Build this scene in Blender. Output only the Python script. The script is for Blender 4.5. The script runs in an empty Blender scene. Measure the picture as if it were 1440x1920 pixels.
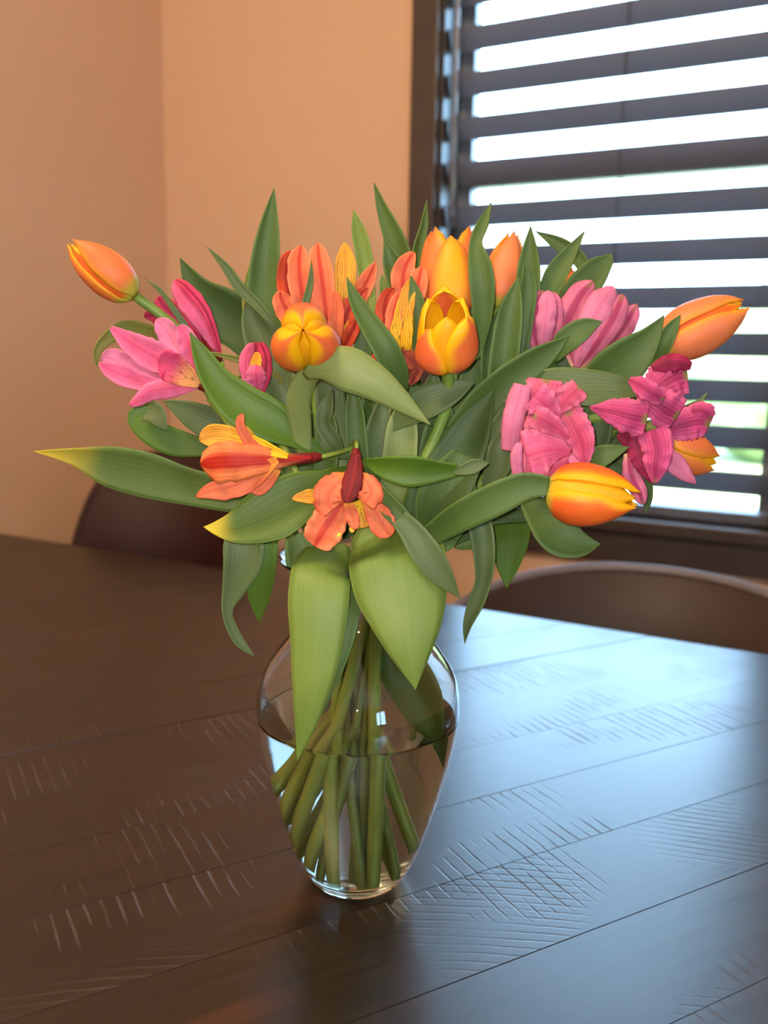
import bpy, bmesh, math, random
from math import sin, cos, tan, radians, degrees, pi, sqrt, exp
from mathutils import Vector, Matrix

random.seed(7)
SC = bpy.context.scene
COL = SC.collection

# ------------------------------------------------------------------ camera
F_PX = 1680.0
CAM = Vector((0.0, 0.0, 1.11))
YAW, PITCH, ROLL = radians(28.0), radians(10.0), radians(1.0)
FW = Vector((-sin(YAW) * cos(PITCH), cos(YAW) * cos(PITCH), -sin(PITCH)))
_rt = Vector((cos(YAW), sin(YAW), 0.0))
_up = _rt.cross(FW)
RT = _rt * cos(ROLL) + _up * sin(ROLL)
UP = _up * cos(ROLL) - _rt * sin(ROLL)
HEAD = Vector((-sin(YAW), cos(YAW), 0.0))
VDIST = 0.574                       # horizontal distance camera - vase axis
cam_data = bpy.data.cameras.new('camera')
cam_data.sensor_fit = 'HORIZONTAL'
cam_data.sensor_width = 36.0
cam_data.lens = F_PX / 1440.0 * 36.0
cam_data.clip_start = 0.02
cam_data.clip_end = 300
cam_data.dof.use_dof = True
cam_data.dof.focus_distance = 0.545
cam_data.dof.aperture_fstop = 8.5
cam = bpy.data.objects.new('camera', cam_data)
COL.objects.link(cam)
m3 = Matrix((RT, UP, -FW)).transposed()
cam.matrix_world = Matrix.Translation(CAM) @ m3.to_4x4()
SC.camera = cam

# ------------------------------------------------------------------ world, sun, phone flash, exposure
world = bpy.data.worlds.new('sky')
SC.world = world
world.use_nodes = True
bg = world.node_tree.nodes['Background']
bg.inputs['Color'].default_value = (0.42, 0.69, 1.0, 1)
bg.inputs['Strength'].default_value = 24.0

sun_d = bpy.data.lights.new('sun', 'SUN')
sun_d.energy = 30.0
sun_d.angle = radians(0.6)
sun_d.color = (1.0, 0.95, 0.86)
sun = bpy.data.objects.new('sun', sun_d)
COL.objects.link(sun)
sun.rotation_euler = (radians(38), 0, radians(35))

fl_d = bpy.data.lights.new('phone_flash', 'POINT')
fl_d.energy = 9.3
fl_d.shadow_soft_size = 0.007
fl_d.color = (1.0, 0.96, 0.90)
fl_d.cycles.is_caustics_light = True
flash = bpy.data.objects.new('phone_flash', fl_d)
COL.objects.link(flash)
flash.location = CAM - RT * 0.014 + UP * 0.012 - FW * 0.004

VS = SC.view_settings
VS.view_transform = 'Standard'
VS.look = 'None'
VS.exposure = 0.0
VS.gamma = 1.0
VS.use_curve_mapping = False
try:
    SC.cycles.transparent_max_bounces = 24
    SC.cycles.transmission_bounces = 16
    SC.cycles.max_bounces = 16
    SC.cycles.caustics_refractive = True
    SC.cycles.caustics_reflective = False
    SC.cycles.blur_glossy = 0.3
    SC.cycles.use_denoising = True
except Exception:
    pass

# ------------------------------------------------------------------ pixel helpers
def ray(x, y):
    return FW + RT * ((x - 720.0) / F_PX) - UP * ((y - 960.0) / F_PX)

def P(x, y, off=0.0):
    """point on the ray of a photo pixel, `off` centimetres in front of the vase axis plane"""
    r = ray(x, y)
    return CAM + r * ((VDIST - off * 0.01) / r.dot(HEAD))

def onY(x, y, Y):
    r = ray(x, y)
    return CAM + r * (Y / r.y)

def onZ(x, y, Z):
    r = ray(x, y)
    return CAM + r * ((Z - CAM.z) / r.z)

# ------------------------------------------------------------------ object helpers
def tag(o, label=None, cat=None, group=None, kind=None):
    if label: o['label'] = label
    if cat: o['category'] = cat
    if group: o['group'] = group
    if kind: o['kind'] = kind
    return o

def empty(name, loc, rz=0.0):
    o = bpy.data.objects.new(name, None)
    o.empty_display_size = 0.02
    COL.objects.link(o)
    o.location = loc
    o.rotation_euler = (0, 0, rz)
    return o

def link_mesh(name, me, mat, parent=None, smooth=True):
    if mat is not None and not me.materials:
        me.materials.append(mat)
    if smooth:
        me.polygons.foreach_set('use_smooth', [True] * len(me.polygons))
    o = bpy.data.objects.new(name, me)
    COL.objects.link(o)
    if parent is not None:
        o.parent = parent
    return o

class MB:
    """collects geometry, builds ONE mesh object"""
    def __init__(self):
        self.v, self.f, self.uv = [], [], []
    def add(self, verts, faces, uvs=None):
        b = len(self.v)
        self.v += [tuple(p) for p in verts]
        self.uv += list(uvs) if uvs else [(0.5, 0.5)] * len(verts)
        self.f += [tuple(i + b for i in f) for f in faces]
        return self
    def box(self, x0, x1, y0, y1, z0, z1):
        v = [(x, y, z) for z in (z0, z1) for y in (y0, y1) for x in (x0, x1)]
        f = [(0, 2, 3, 1), (4, 5, 7, 6), (0, 1, 5, 4), (2, 6, 7, 3), (0, 4, 6, 2), (1, 3, 7, 5)]
        return self.add(v, f)
    def tube(self, pts, radii, sides=10, caps=True):
        n = len(pts)
        pts = [Vector(p) for p in pts]
        if not hasattr(radii, '__len__'):
            radii = [radii] * n
        vs, uvs, fs = [], [], []
        ref = Vector((0.3, 0.9, 0.2)).normalized()
        for i, p in enumerate(pts):
            t = (pts[min(i + 1, n - 1)] - pts[max(i - 1, 0)]).normalized()
            a = ref - t * ref.dot(t)
            if a.length < 1e-4:
                a = t.orthogonal()
            a.normalize()
            ref = a
            b = t.cross(a)
            for k in range(sides):
                an = 2 * pi * k / sides
                vs.append(p + (a * cos(an) + b * sin(an)) * radii[i])
                uvs.append((k / sides, i / (n - 1)))
        for i in range(n - 1):
            for k in range(sides):
                k2 = (k + 1) % sides
                fs.append((i * sides + k, i * sides + k2, (i + 1) * sides + k2, (i + 1) * sides + k))
        if caps:
            fs.append(tuple(range(sides))[::-1])
            fs.append(tuple((n - 1) * sides + k for k in range(sides)))
        return self.add(vs, fs, uvs)
    def lathe(self, prof, seg=64, center=(0, 0, 0)):
        cx, cy, cz = center
        n = len(prof)
        vs, uvs, fs = [], [], []
        for i, (r, z) in enumerate(prof):
            for k in range(seg):
                a = 2 * pi * k / seg
                vs.append((cx + r * cos(a), cy + r * sin(a), cz + z))
                uvs.append((k / seg, i / (n - 1)))
        for i in range(n - 1):
            for k in range(seg):
                k2 = (k + 1) % seg
                fs.append((i * seg + k, i * seg + k2, (i + 1) * seg + k2, (i + 1) * seg + k))
        return self.add(vs, fs, uvs)
    def build(self, name, mat, parent=None, origin=None, smooth=True, bevel=0.0, weld=0.0):
        if origin is not None:
            ox, oy, oz = origin
            vv = [(x - ox, y - oy, z - oz) for x, y, z in self.v]
        else:
            vv = self.v
        me = bpy.data.meshes.new(name)
        me.from_pydata(vv, [], self.f)
        uvl = me.uv_layers.new(name='UVMap')
        flat = [0.0] * (2 * len(me.loops))
        for li, lp in enumerate(me.loops):
            u = self.uv[lp.vertex_index]
            flat[2 * li], flat[2 * li + 1] = u[0], u[1]
        uvl.data.foreach_set('uv', flat)
        if weld or bevel:
            bm = bmesh.new()
            bm.from_mesh(me)
            if weld:
                bmesh.ops.remove_doubles(bm, verts=bm.verts, dist=weld)
            if bevel:
                bmesh.ops.bevel(bm, geom=bm.edges[:], offset=bevel, segments=2, affect='EDGES', profile=0.6)
            bmesh.ops.recalc_face_normals(bm, faces=bm.faces)
            bm.to_mesh(me)
            bm.free()
        me.update()
        return link_mesh(name, me, mat, parent, smooth)

def catmull(pts, n):
    """resample a list of tuples with a centripetal-ish Catmull-Rom"""
    m = len(pts)
    out = []
    seg = []
    tot = 0.0
    for i in range(m - 1):
        d = sqrt(sum((a - b) ** 2 for a, b in zip(pts[i][:2 if len(pts[i]) > 3 else 3], pts[i + 1][:2 if len(pts[i]) > 3 else 3]))) + 1e-9
        if len(pts[i]) > 3:
            d = sqrt(d * d + (28.0 * (pts[i][3] - pts[i + 1][3])) ** 2)
        seg.append(d)
        tot += d
    for j in range(n):
        s = tot * j / (n - 1)
        i = 0
        while i < m - 2 and s > seg[i]:
            s -= seg[i]
            i += 1
        t = max(0.0, min(1.0, s / seg[i]))
        p0 = pts[max(i - 1, 0)]
        p1, p2 = pts[i], pts[i + 1]
        p3 = pts[min(i + 2, m - 1)]
        r = []
        for a, b, c, d in zip(p0, p1, p2, p3):
            r.append(0.5 * (2 * b + (c - a) * t + (2 * a - 5 * b + 4 * c - d) * t * t + (3 * b - a - 3 * c + d) * t ** 3))
        out.append(tuple(r))
    return out

# ------------------------------------------------------------------ material helpers
class NT:
    def __init__(self, name):
        self.m = bpy.data.materials.new(name)
        self.m.use_nodes = True
        self.nt = self.m.node_tree
        self.b = self.nt.nodes['Principled BSDF']
        self.out = self.nt.nodes['Material Output']
    def n(self, t, **kw):
        nd = self.nt.nodes.new(t)
        for k, v in kw.items():
            setattr(nd, k, v)
        return nd
    def l(self, a, b):
        self.nt.links.new(a, b)
    def val(self, sock, v):
        if hasattr(v, 'is_linked') or hasattr(v, 'links'):
            self.l(v, sock)
        else:
            sock.default_value = v
    def math(self, op, a, b=None, c=None, clamp=False):
        nd = self.n('ShaderNodeMath', operation=op)
        nd.use_clamp = clamp
        self.val(nd.inputs[0], a)
        if b is not None: self.val(nd.inputs[1], b)
        if c is not None: self.val(nd.inputs[2], c)
        return nd.outputs[0]
    def ss(self, x, a, b):
        nd = self.n('ShaderNodeMapRange', interpolation_type='SMOOTHSTEP')
        self.val(nd.inputs[0], x)
        nd.inputs[1].default_value = a
        nd.inputs[2].default_value = b
        return nd.outputs[0]
    def mix(self, f, a, b):
        nd = self.n('ShaderNodeMix', data_type='RGBA')
        self.val(nd.inputs[0], f)
        for s, v in ((nd.inputs[6], a), (nd.inputs[7], b)):
            if isinstance(v, tuple):
                s.default_value = (v[0], v[1], v[2], 1)
            else:
                self.l(v, s)
        return nd.outputs[2]
    def noise(self, vec, scale, detail=3.0, rough=0.5, mapping=None):
        if mapping:
            mp = self.n('ShaderNodeMapping')
            mp.inputs['Scale'].default_value = mapping
            self.l(vec, mp.inputs['Vector'])
            vec = mp.outputs[0]
        nd = self.n('ShaderNodeTexNoise')
        nd.inputs['Scale'].default_value = scale
        nd.inputs['Detail'].default_value = detail
        nd.inputs['Roughness'].default_value = rough
        self.l(vec, nd.inputs['Vector'])
        return nd.outputs['Fac']
    def bump(self, h, strength=0.3, dist=0.001):
        nd = self.n('ShaderNodeBump')
        nd.inputs['Strength'].default_value = strength
        nd.inputs['Distance'].default_value = dist
        self.l(h, nd.inputs['Height'])
        self.l(nd.outputs[0], self.b.inputs['Normal'])
        return nd.outputs[0]
    def color(self, c):
        if isinstance(c, tuple):
            self.b.inputs['Base Color'].default_value = (c[0], c[1], c[2], 1)
        else:
            self.l(c, self.b.inputs['Base Color'])
    def rough(self, v):
        self.val(self.b.inputs['Roughness'], v)

def srgb(r, g, b):
    def g1(c):
        c /= 255.0
        return c / 12.92 if c <= 0.04045 else ((c + 0.055) / 1.055) ** 2.4
    return (g1(r), g1(g), g1(b))

def simple(name, col, rough=0.5, spec=0.5, noise=0.12, scale=30.0, bump=0.0, metal=0.0):
    k = NT(name)
    tc = k.n('ShaderNodeTexCoord')
    f = k.noise(tc.outputs['Object'], scale, 4)
    c = k.mix(f, tuple(x * (1 - noise) for x in col), tuple(min(1, x * (1 + noise)) for x in col))
    k.color(c)
    k.rough(rough)
    k.b.inputs['Specular IOR Level'].default_value = spec
    k.b.inputs['Metallic'].default_value = metal
    if bump:
        k.bump(k.noise(tc.outputs['Object'], scale * 6, 3), bump, 0.001)
    return k.m

def with_translucent(k, col, fac):
    tr = k.n('ShaderNodeBsdfTranslucent')
    if isinstance(col, tuple):
        tr.inputs[0].default_value = (*col, 1)
    else:
        k.l(col, tr.inputs[0])
    mx = k.n('ShaderNodeMixShader')
    mx.inputs[0].default_value = fac
    k.l(k.b.outputs[0], mx.inputs[1])
    k.l(tr.outputs[0], mx.inputs[2])
    k.l(mx.outputs[0], k.out.inputs[0])

def leaf_mat(name, dark, light, vein=0.25, veins=11, tip=None, rough=0.54, trans=0.16):
    k = NT(name)
    tc = k.n('ShaderNodeTexCoord')
    sp = k.n('ShaderNodeSeparateXYZ')
    k.l(tc.outputs['UV'], sp.inputs[0])
    u, v = sp.outputs[0], sp.outputs[1]
    n1 = k.noise(tc.outputs['Object'], 28.0, 4)
    streak = k.noise(tc.outputs['UV'], 1.0, 3, 0.6, (26.0, 1.6, 1.0))
    f = k.math('MULTIPLY_ADD', streak, 0.55, k.math('MULTIPLY', n1, 0.55))
    f = k.ss(f, 0.25, 0.85)
    c = k.mix(f, dark, light)
    w = k.math('SINE', k.math('MULTIPLY', u, 2 * pi * veins))
    w01 = k.math('MULTIPLY_ADD', w, 0.5, 0.5)
    vl = k.math('POWER', w01, 4.0)
    c = k.mix(k.math('MULTIPLY', vl, vein), c, tuple(x * 0.55 for x in dark))
    e = k.math('ABSOLUTE', k.math('MULTIPLY_ADD', u, 2.0, -1.0))
    c = k.mix(k.math('MULTIPLY', k.ss(e, 0.93, 1.0), 0.55), c, tuple(min(1, x * 1.7) for x in light))
    mid = k.math('MULTIPLY', k.ss(e, 0.07, 0.0), 0.25)
    c = k.mix(mid, c, light)
    if tip:
        d = k.math('ADD', v, k.math('MULTIPLY', k.math('SUBTRACT', n1, 0.5), 0.25))
        c = k.mix(k.ss(d, tip[1], tip[2]), c, tip[0])
    k.color(c)
    k.rough(rough)
    k.b.inputs['Specular IOR Level'].default_value = 0.34
    k.bump(k.math('ADD', k.math('MULTIPLY', vl, -1.0 * vein), k.math('MULTIPLY', streak, 0.25)), 0.35, 0.0005)
    with_translucent(k, c, trans)
    return k.m

def tulip_mat(name, body, edge, e0=0.45, e1=0.95, tip0=0.72, tipa=0.45, base=(0.52, 0.50, 0.06), basev=0.16, tipc=None):
    k = NT(name)
    tc = k.n('ShaderNodeTexCoord')
    sp = k.n('ShaderNodeSeparateXYZ')
    k.l(tc.outputs['UV'], sp.inputs[0])
    u, v = sp.outputs[0], sp.outputs[1]
    st = k.noise(tc.outputs['UV'], 1.0, 4, 0.65, (34.0, 2.0, 1.0))
    n1 = k.noise(tc.outputs['Object'], 45.0, 3)
    e = k.math('ABSOLUTE', k.math('MULTIPLY_ADD', u, 2.0, -1.0))
    ee = k.math('ADD', e, k.math('MULTIPLY', k.math('SUBTRACT', st, 0.5), 0.45))
    ee = k.math('ADD', ee, k.math('MULTIPLY', k.ss(v, tip0, 1.02), tipa))
    c = k.mix(k.ss(ee, e0, e1), body, edge)
    c = k.mix(k.math('MULTIPLY', k.ss(st, 0.45, 0.75), 0.22), c, tuple(x * 0.72 for x in body))
    c = k.mix(k.math('MULTIPLY', k.ss(n1, 0.4, 0.8), 0.18), c, edge)
    c = k.mix(k.ss(v, basev, basev * 0.25), c, base)
    k.color(c)
    k.rough(0.45)
    k.b.inputs['Specular IOR Level'].default_value = 0.3
    k.bump(st, 0.28, 0.0006)
    with_translucent(k, c, 0.2)
    return k.m

def lily_mat(name, body, stripe, sw=0.28, samt=0.8, throat=None, tv=(0.2, 0.55), fleck=0.0, edge=None, lines=0.25, gtip=0.0):
    k = NT(name)
    tc = k.n('ShaderNodeTexCoord')
    sp = k.n('ShaderNodeSeparateXYZ')
    k.l(tc.outputs['UV'], sp.inputs[0])
    u, v = sp.outputs[0], sp.outputs[1]
    st = k.noise(tc.outputs['UV'], 1.0, 4, 0.65, (30.0, 2.2, 1.0))
    n1 = k.noise(tc.outputs['Object'], 70.0, 3)
    e = k.math('ABSOLUTE', k.math('MULTIPLY_ADD', u, 2.0, -1.0))
    c = k.mix(k.ss(n1, 0.3, 0.75), tuple(x * 0.78 for x in body), tuple(min(1, x * 1.12) for x in body))
    if edge:
        c = k.mix(k.ss(e, 0.4, 1.0), c, edge)
    if throat:
        c = k.mix(k.ss(v, tv[1], tv[0]), c, throat)
    sd = k.math('ADD', e, k.math('MULTIPLY', k.math('SUBTRACT', st, 0.5), 0.35))
    c = k.mix(k.math('MULTIPLY', k.ss(sd, sw, sw * 0.35), samt), c, stripe)
    ln = k.math('POWER', k.math('MULTIPLY_ADD', k.math('SINE', k.math('MULTIPLY', u, 2 * pi * 9)), 0.5, 0.5), 5.0)
    ln = k.math('MULTIPLY', ln, k.ss(st, 0.35, 0.6))
    c = k.mix(k.math('MULTIPLY', ln, lines), c, tuple(x * 0.45 for x in stripe))
    if fleck:
        fl = k.noise(tc.outputs['UV'], 1.0, 1, 0.4, (16.0, 7.0, 1.0))
        fk = k.math('MULTIPLY', k.ss(fl, 0.62, 0.66), k.ss(v, 0.85, 0.5))
        c = k.mix(k.math('MULTIPLY', fk, fleck), c, (0.09, 0.012, 0.01))
    if gtip:
        c = k.mix(k.math('MULTIPLY', k.math('MULTIPLY', k.ss(v, .84, .96), k.ss(e, .42, .1)), gtip), c, (0.20, 0.24, 0.05))
    k.color(c)
    k.rough(0.5)
    k.b.inputs['Specular IOR Level'].default_value = 0.25
    k.bump(k.math('ADD', st, k.math('MULTIPLY', ln, -0.5)), 0.4, 0.0007)
    with_translucent(k, c, 0.22)
    return k.m

# ------------------------------------------------------------------ materials
def wall_mat(name, col):
    k = NT(name)
    tc = k.n('ShaderNodeTexCoord')
    n1 = k.noise(tc.outputs['Object'], 2.0, 4)
    n2 = k.noise(tc.outputs['Object'], 220.0, 3)
    k.color(k.mix(n1, tuple(x * 0.97 for x in col), tuple(x * 1.03 for x in col)))
    k.rough(0.75)
    k.b.inputs['Specular IOR Level'].default_value = 0.25
    k.bump(n2, 0.12, 0.001)
    return k.m

def plank_mat():
    k = NT('espresso_sawn_oak')
    tc = k.n('ShaderNodeTexCoord')
    oi = k.n('ShaderNodeObjectInfo')
    off = k.n('ShaderNodeVectorMath', operation='SCALE')
    cmb = k.n('ShaderNodeCombineXYZ')
    k.l(oi.outputs['Random'], cmb.inputs[0])
    k.l(oi.outputs['Random'], cmb.inputs[1])
    k.l(cmb.outputs[0], off.inputs[0])
    off.inputs['Scale'].default_value = 37.0
    ad = k.n('ShaderNodeVectorMath', operation='ADD')
    k.l(tc.outputs['Object'], ad.inputs[0])
    k.l(off.outputs[0], ad.inputs[1])
    vec = ad.outputs[0]
    grain = k.noise(vec, 1.0, 5, 0.6, (5.0, 150.0, 1.0))
    big = k.noise(vec, 1.0, 3, 0.5, (2.2, 14.0, 1.0))
    c = k.mix(k.ss(grain, 0.3, 0.75), (0.007, 0.0042, 0.0028), (0.019, 0.0105, 0.0062))
    c = k.mix(k.math('MULTIPLY', k.ss(big, 0.62, 0.74), 0.5), c, (0.070, 0.025, 0.009))
    # saw kerfs across the board, in patches
    wv = k.n('ShaderNodeTexWave', wave_type='BANDS', bands_direction='X', wave_profile='SIN')
    wv.inputs['Scale'].default_value = 30.0
    wv.inputs['Distortion'].default_value = 0.7
    wv.inputs['Detail'].default_value = 1.0
    wv.inputs['Detail Scale'].default_value = 1.2
    k.l(vec, wv.inputs['Vector'])
    saw = k.ss(wv.outputs['Fac'], 0.90, 0.995)
    m1 = k.noise(vec, 1.0, 2, 0.5, (5.5, 9.0, 1.0))
    m2 = k.noise(vec, 1.0, 3, 0.6, (90.0, 22.0, 1.0))
    mask = k.math('MULTIPLY', k.ss(m1, 0.50, 0.60), k.ss(m2, 0.36, 0.58))
    saw = k.math('MULTIPLY', saw, mask)
    # ring-saw arcs
    wr = k.n('ShaderNodeTexWave', wave_type='RINGS', rings_direction='Z', wave_profile='SIN')
    mp = k.n('ShaderNodeMapping')
    mp.inputs['Location'].default_value = (0.55, 0.62, 0.0)
    k.l(tc.outputs['Object'], mp.inputs['Vector'])
    k.l(mp.outputs[0], wr.inputs['Vector'])
    wr.inputs['Scale'].default_value = 40.0
    wr.inputs['Distortion'].default_value = 0.9
    arcs = k.math('MULTIPLY', k.ss(wr.outputs['Fac'], 0.8, 0.97), k.ss(k.noise(vec, 1.0, 2, 0.5, (3.0, 5.0, 1.0)), 0.57, 0.66))
    cut = k.math('ADD', saw, k.math('MULTIPLY', arcs, 0.55))
    c = k.mix(k.math('MULTIPLY', cut, 0.45), c, (0.085, 0.052, 0.034))
    k.color(c)
    k.rough(k.math('ADD', 0.27, k.math('MULTIPLY_ADD', grain, 0.08, k.math('MULTIPLY', cut, 0.25))))
    k.b.inputs['Specular IOR Level'].default_value = 0.85
    h = k.math('SUBTRACT', k.math('MULTIPLY', grain, 0.22), k.math('MULTIPLY', cut, 0.8))
    h = k.math('ADD', h, k.math('MULTIPLY', big, 0.5))
    k.bump(h, 0.35, 0.0012)
    return k.m

M = {}
M['wall'] = wall_mat('tan_wall_paint', srgb(221, 185, 152))
M['ceil'] = wall_mat('white_ceiling_paint', (0.72, 0.68, 0.62))
M['floor'] = simple('brown_floor', (0.13, 0.075, 0.042), 0.45, 0.4, 0.25, 6)
M['trim'] = simple('dark_stained_trim', (0.050, 0.036, 0.032), 0.38, 0.5, 0.3, 18, 0.08)
def slat_mat():
    k = NT('glare_lightened_slat')  # dark slats lightened blue-grey and made translucent to imitate veiling glare
    tc = k.n('ShaderNodeTexCoord')
    c = k.mix(k.noise(tc.outputs['Object'], 9.0, 3), (0.13, 0.135, 0.15), (0.16, 0.165, 0.18))
    k.color(c)
    k.rough(0.4)
    with_translucent(k, (0.26, 0.30, 0.36), 0.34)
    return k.m
M['slat'] = slat_mat()
M['cord'] = simple('blind_cord', (0.05, 0.055, 0.065), 0.7)
M['wand'] = simple('clear_grey_wand', (0.30, 0.34, 0.42), 0.25)
M['sash'] = simple('window_sash', (0.20, 0.21, 0.23), 0.4)
M['plank'] = plank_mat()
M['espresso'] = simple('espresso_wood', (0.020, 0.010, 0.006), 0.35, 0.5, 0.3, 20)
M['chair_brown'] = simple('brown_leather', (0.040, 0.024, 0.019), 0.5, 0.35, 0.12, 60, 0.1)
M['chair_rim'] = simple('grey_piping', (0.16, 0.14, 0.15), 0.45)
M['chair_red'] = simple('dark_maroon_leather', (0.030, 0.004, 0.0035), 0.6, 0.5, 0.15, 60, 0.1)
M['metal'] = simple('black_metal', (0.012, 0.012, 0.013), 0.4)
M['grass'] = simple('sunlit_grass', (0.30, 0.32, 0.15), 0.9, 0.1, 0.4, 3)
M['road'] = simple('pale_driveway', (0.42, 0.45, 0.48), 0.8, 0.2, 0.1, 2)
M['bush'] = simple('garden_foliage', (0.24, 0.29, 0.12), 0.8, 0.2, 0.5, 4)

G_MID = leaf_mat('tulip_leaf_green', (0.048, 0.098, 0.017), (0.096, 0.164, 0.034), 0.05, 15)
G_PALE = leaf_mat('pale_tulip_leaf', (0.126, 0.210, 0.031), (0.189, 0.269, 0.053), 0.03, 15, rough=0.5)
G_FOLD = leaf_mat('pale_leaf_underside', (0.174, 0.234, 0.059), (0.237, 0.294, 0.093), 0.06, 12, rough=0.5)
G_DARK = leaf_mat('deep_green_leaf', (0.033, 0.073, 0.014), (0.063, 0.115, 0.024), 0.10, 12)
G_GREY = leaf_mat('grey_green_veined_leaf', (0.067, 0.108, 0.031), (0.111, 0.161, 0.053), 0.26, 9, rough=0.5)
G_BRIGHT = leaf_mat('fresh_green_leaf', (0.056, 0.126, 0.006), (0.096, 0.182, 0.012), 0.10, 10, rough=0.5, trans=0.2)
G_YTIP = leaf_mat('yellow_tipped_leaf', (0.067, 0.119, 0.022), (0.107, 0.168, 0.034), 0.18, 9, tip=((0.52, 0.40, 0.03), 0.72, 0.98))
G_YTIP2 = leaf_mat('yellow_ended_leaf', (0.059, 0.115, 0.010), (0.122, 0.193, 0.022), 0.2, 10, tip=((0.60, 0.45, 0.02), 0.80, 1.0))
G_YEL = leaf_mat('yellowing_leaf', (0.111, 0.140, 0.019), (0.237, 0.224, 0.043), 0.2, 9)

T_OR = tulip_mat('orange_tulip_petal', (0.86, 0.205, 0.060), (0.90, 0.37, 0.015), 0.55, 1.05, basev=.24)
T_PEACH = tulip_mat('peach_tulip_petal', (0.84, 0.235, 0.085), (0.92, 0.36, 0.03), 0.6, 1.1)
T_RY = tulip_mat('red_and_yellow_tulip_petal', (0.82, 0.125, 0.022), (0.95, 0.45, 0.004), 0.45, 0.9, tip0=.6, tipa=.6)
T_YEL = tulip_mat('yellow_tulip_petal', (0.82, 0.155, 0.045), (0.97, 0.50, 0.004), 0.55, 1.0, tip0=.50, tipa=.65)
T_MIDY = tulip_mat('coral_edged_tulip_petal', (0.93, 0.40, 0.010), (0.84, 0.20, 0.060), 0.25, 0.75, tip0=.95, tipa=.1)
T_INN = tulip_mat('inner_tulip_petal', (0.92, 0.40, 0.008), (0.97, 0.50, 0.004), 0.3, 0.9)

L_COR = lily_mat('coral_lily_petal', (0.86, 0.185, 0.075), (0.52, 0.022, 0.012), 0.30, 0.8, None, fleck=0.0, edge=(0.92, 0.26, 0.11))
L_CORP = lily_mat('plain_coral_lily_petal', (0.86, 0.215, 0.085), (0.62, 0.04, 0.02), 0.22, 0.4, (0.90, 0.36, 0.05), (0.0, 0.35), edge=(0.80, 0.15, 0.075), lines=.35)
L_RED = lily_mat('red_streaked_lily_petal', (0.72, 0.090, 0.030), (0.33, 0.010, 0.008), 0.45, 0.85, lines=0.5)
L_TRUM = lily_mat('trumpet_lily_petal', (0.88, 0.235, 0.075), (0.42, 0.010, 0.004), 0.62, 0.95, (0.16, 0.008, 0.008), (0.05, 0.42))
L_YEL = lily_mat('yellow_striped_lily_petal', (0.90, 0.42, 0.045), (0.55, 0.10, 0.01), 0.15, 0.3, (0.92, 0.55, 0.02), (0.3, 0.8), fleck=0.8, lines=0.7)
L_WITH = lily_mat('withered_lily_petal', (0.30, 0.060, 0.030), (0.14, 0.012, 0.008), 0.5, 0.7, lines=0.5)
L_PNK = lily_mat('pink_lily_petal', (0.80, 0.125, 0.270), (0.55, 0.020, 0.095), 0.16, 0.4, None, edge=(0.84, 0.20, 0.36), lines=0.25)
L_PNKD = lily_mat('deep_pink_lily_petal', (0.66, 0.048, 0.130), (0.26, 0.006, 0.028), 0.34, 0.8, lines=0.3)
L_PNKY = lily_mat('pink_lily_petal_yellow_throat', (0.76, 0.075, 0.190), (0.55, 0.02, 0.08), 0.1, 0.2, (0.90, 0.42, 0.14), (0.25, 0.7), fleck=0.7)
L_PNKL = lily_mat('light_pink_lily_petal', (0.82, 0.235, 0.400), (0.66, 0.09, 0.21), 0.14, 0.4, lines=0.2)
L_PNKS = lily_mat('pink_lily_petal_dark_rib', (0.72, 0.180, 0.310), (0.36, 0.018, 0.095), 0.40, 0.85, (0.72, 0.50, 0.24), (0.0, 0.22), lines=0.2, gtip=.6)
L_RUF = lily_mat('ruffled_pink_lily_petal', (0.74, 0.105, 0.215), (0.46, 0.030, 0.090), 0.2, 0.5, None, edge=(0.82, 0.19, 0.33), lines=0.4, gtip=.7)
L_MAG = lily_mat('magenta_lily_petal', (0.58, 0.060, 0.200), (0.26, 0.008, 0.065), 0.3, 0.6, None, edge=(0.72, 0.13, 0.29), lines=0.5, gtip=.8)
L_MAGD = lily_mat('dark_magenta_lily_petal', (0.36, 0.016, 0.075), (0.17, 0.004, 0.03), 0.5, 0.6, lines=0.3)
TUBE_RED = simple('dark_red_flower_tube', (0.16, 0.010, 0.010), 0.5, 0.3, 0.3, 90)
TUBE_GRN = simple('green_flower_base', (0.20, 0.23, 0.05), 0.5, 0.3, 0.3, 90)
STEM_T = leaf_mat('tulip_stem_green', (0.30, 0.40, 0.055), (0.44, 0.53, 0.10), 0.05, 5, rough=0.45, trans=0.08, tip=((0.17, 0.27, 0.045), 0.36, 0.58))  # yellow-green foot, paled further in place of flash light the glass blocks
STEM_A = leaf_mat('lily_stem_green', (0.17, 0.250, 0.030), (0.30, 0.36, 0.070), 0.05, 5, rough=0.45, trans=0.08)
ANTH = simple('yellow_anther', (0.85, 0.50, 0.04), 0.7)

def glass_mat():
    k = NT('clear_glass')
    k.nt.nodes.remove(k.b)
    g = k.n('ShaderNodeBsdfGlass')
    g.inputs['IOR'].default_value = 1.46
    g.inputs['Roughness'].default_value = 0.0
    g.inputs['Color'].default_value = (0.97, 0.985, 0.98, 1)
    k.l(g.outputs[0], k.out.inputs[0])
    return k.m

def water_mat():
    k = NT('clear_water')
    k.nt.nodes.remove(k.b)
    g = k.n('ShaderNodeBsdfGlass')
    g.inputs['IOR'].default_value = 1.33
    g.inputs['Color'].default_value = (0.97, 0.985, 0.965, 1)
    k.l(g.outputs[0], k.out.inputs[0])
    return k.m

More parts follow.
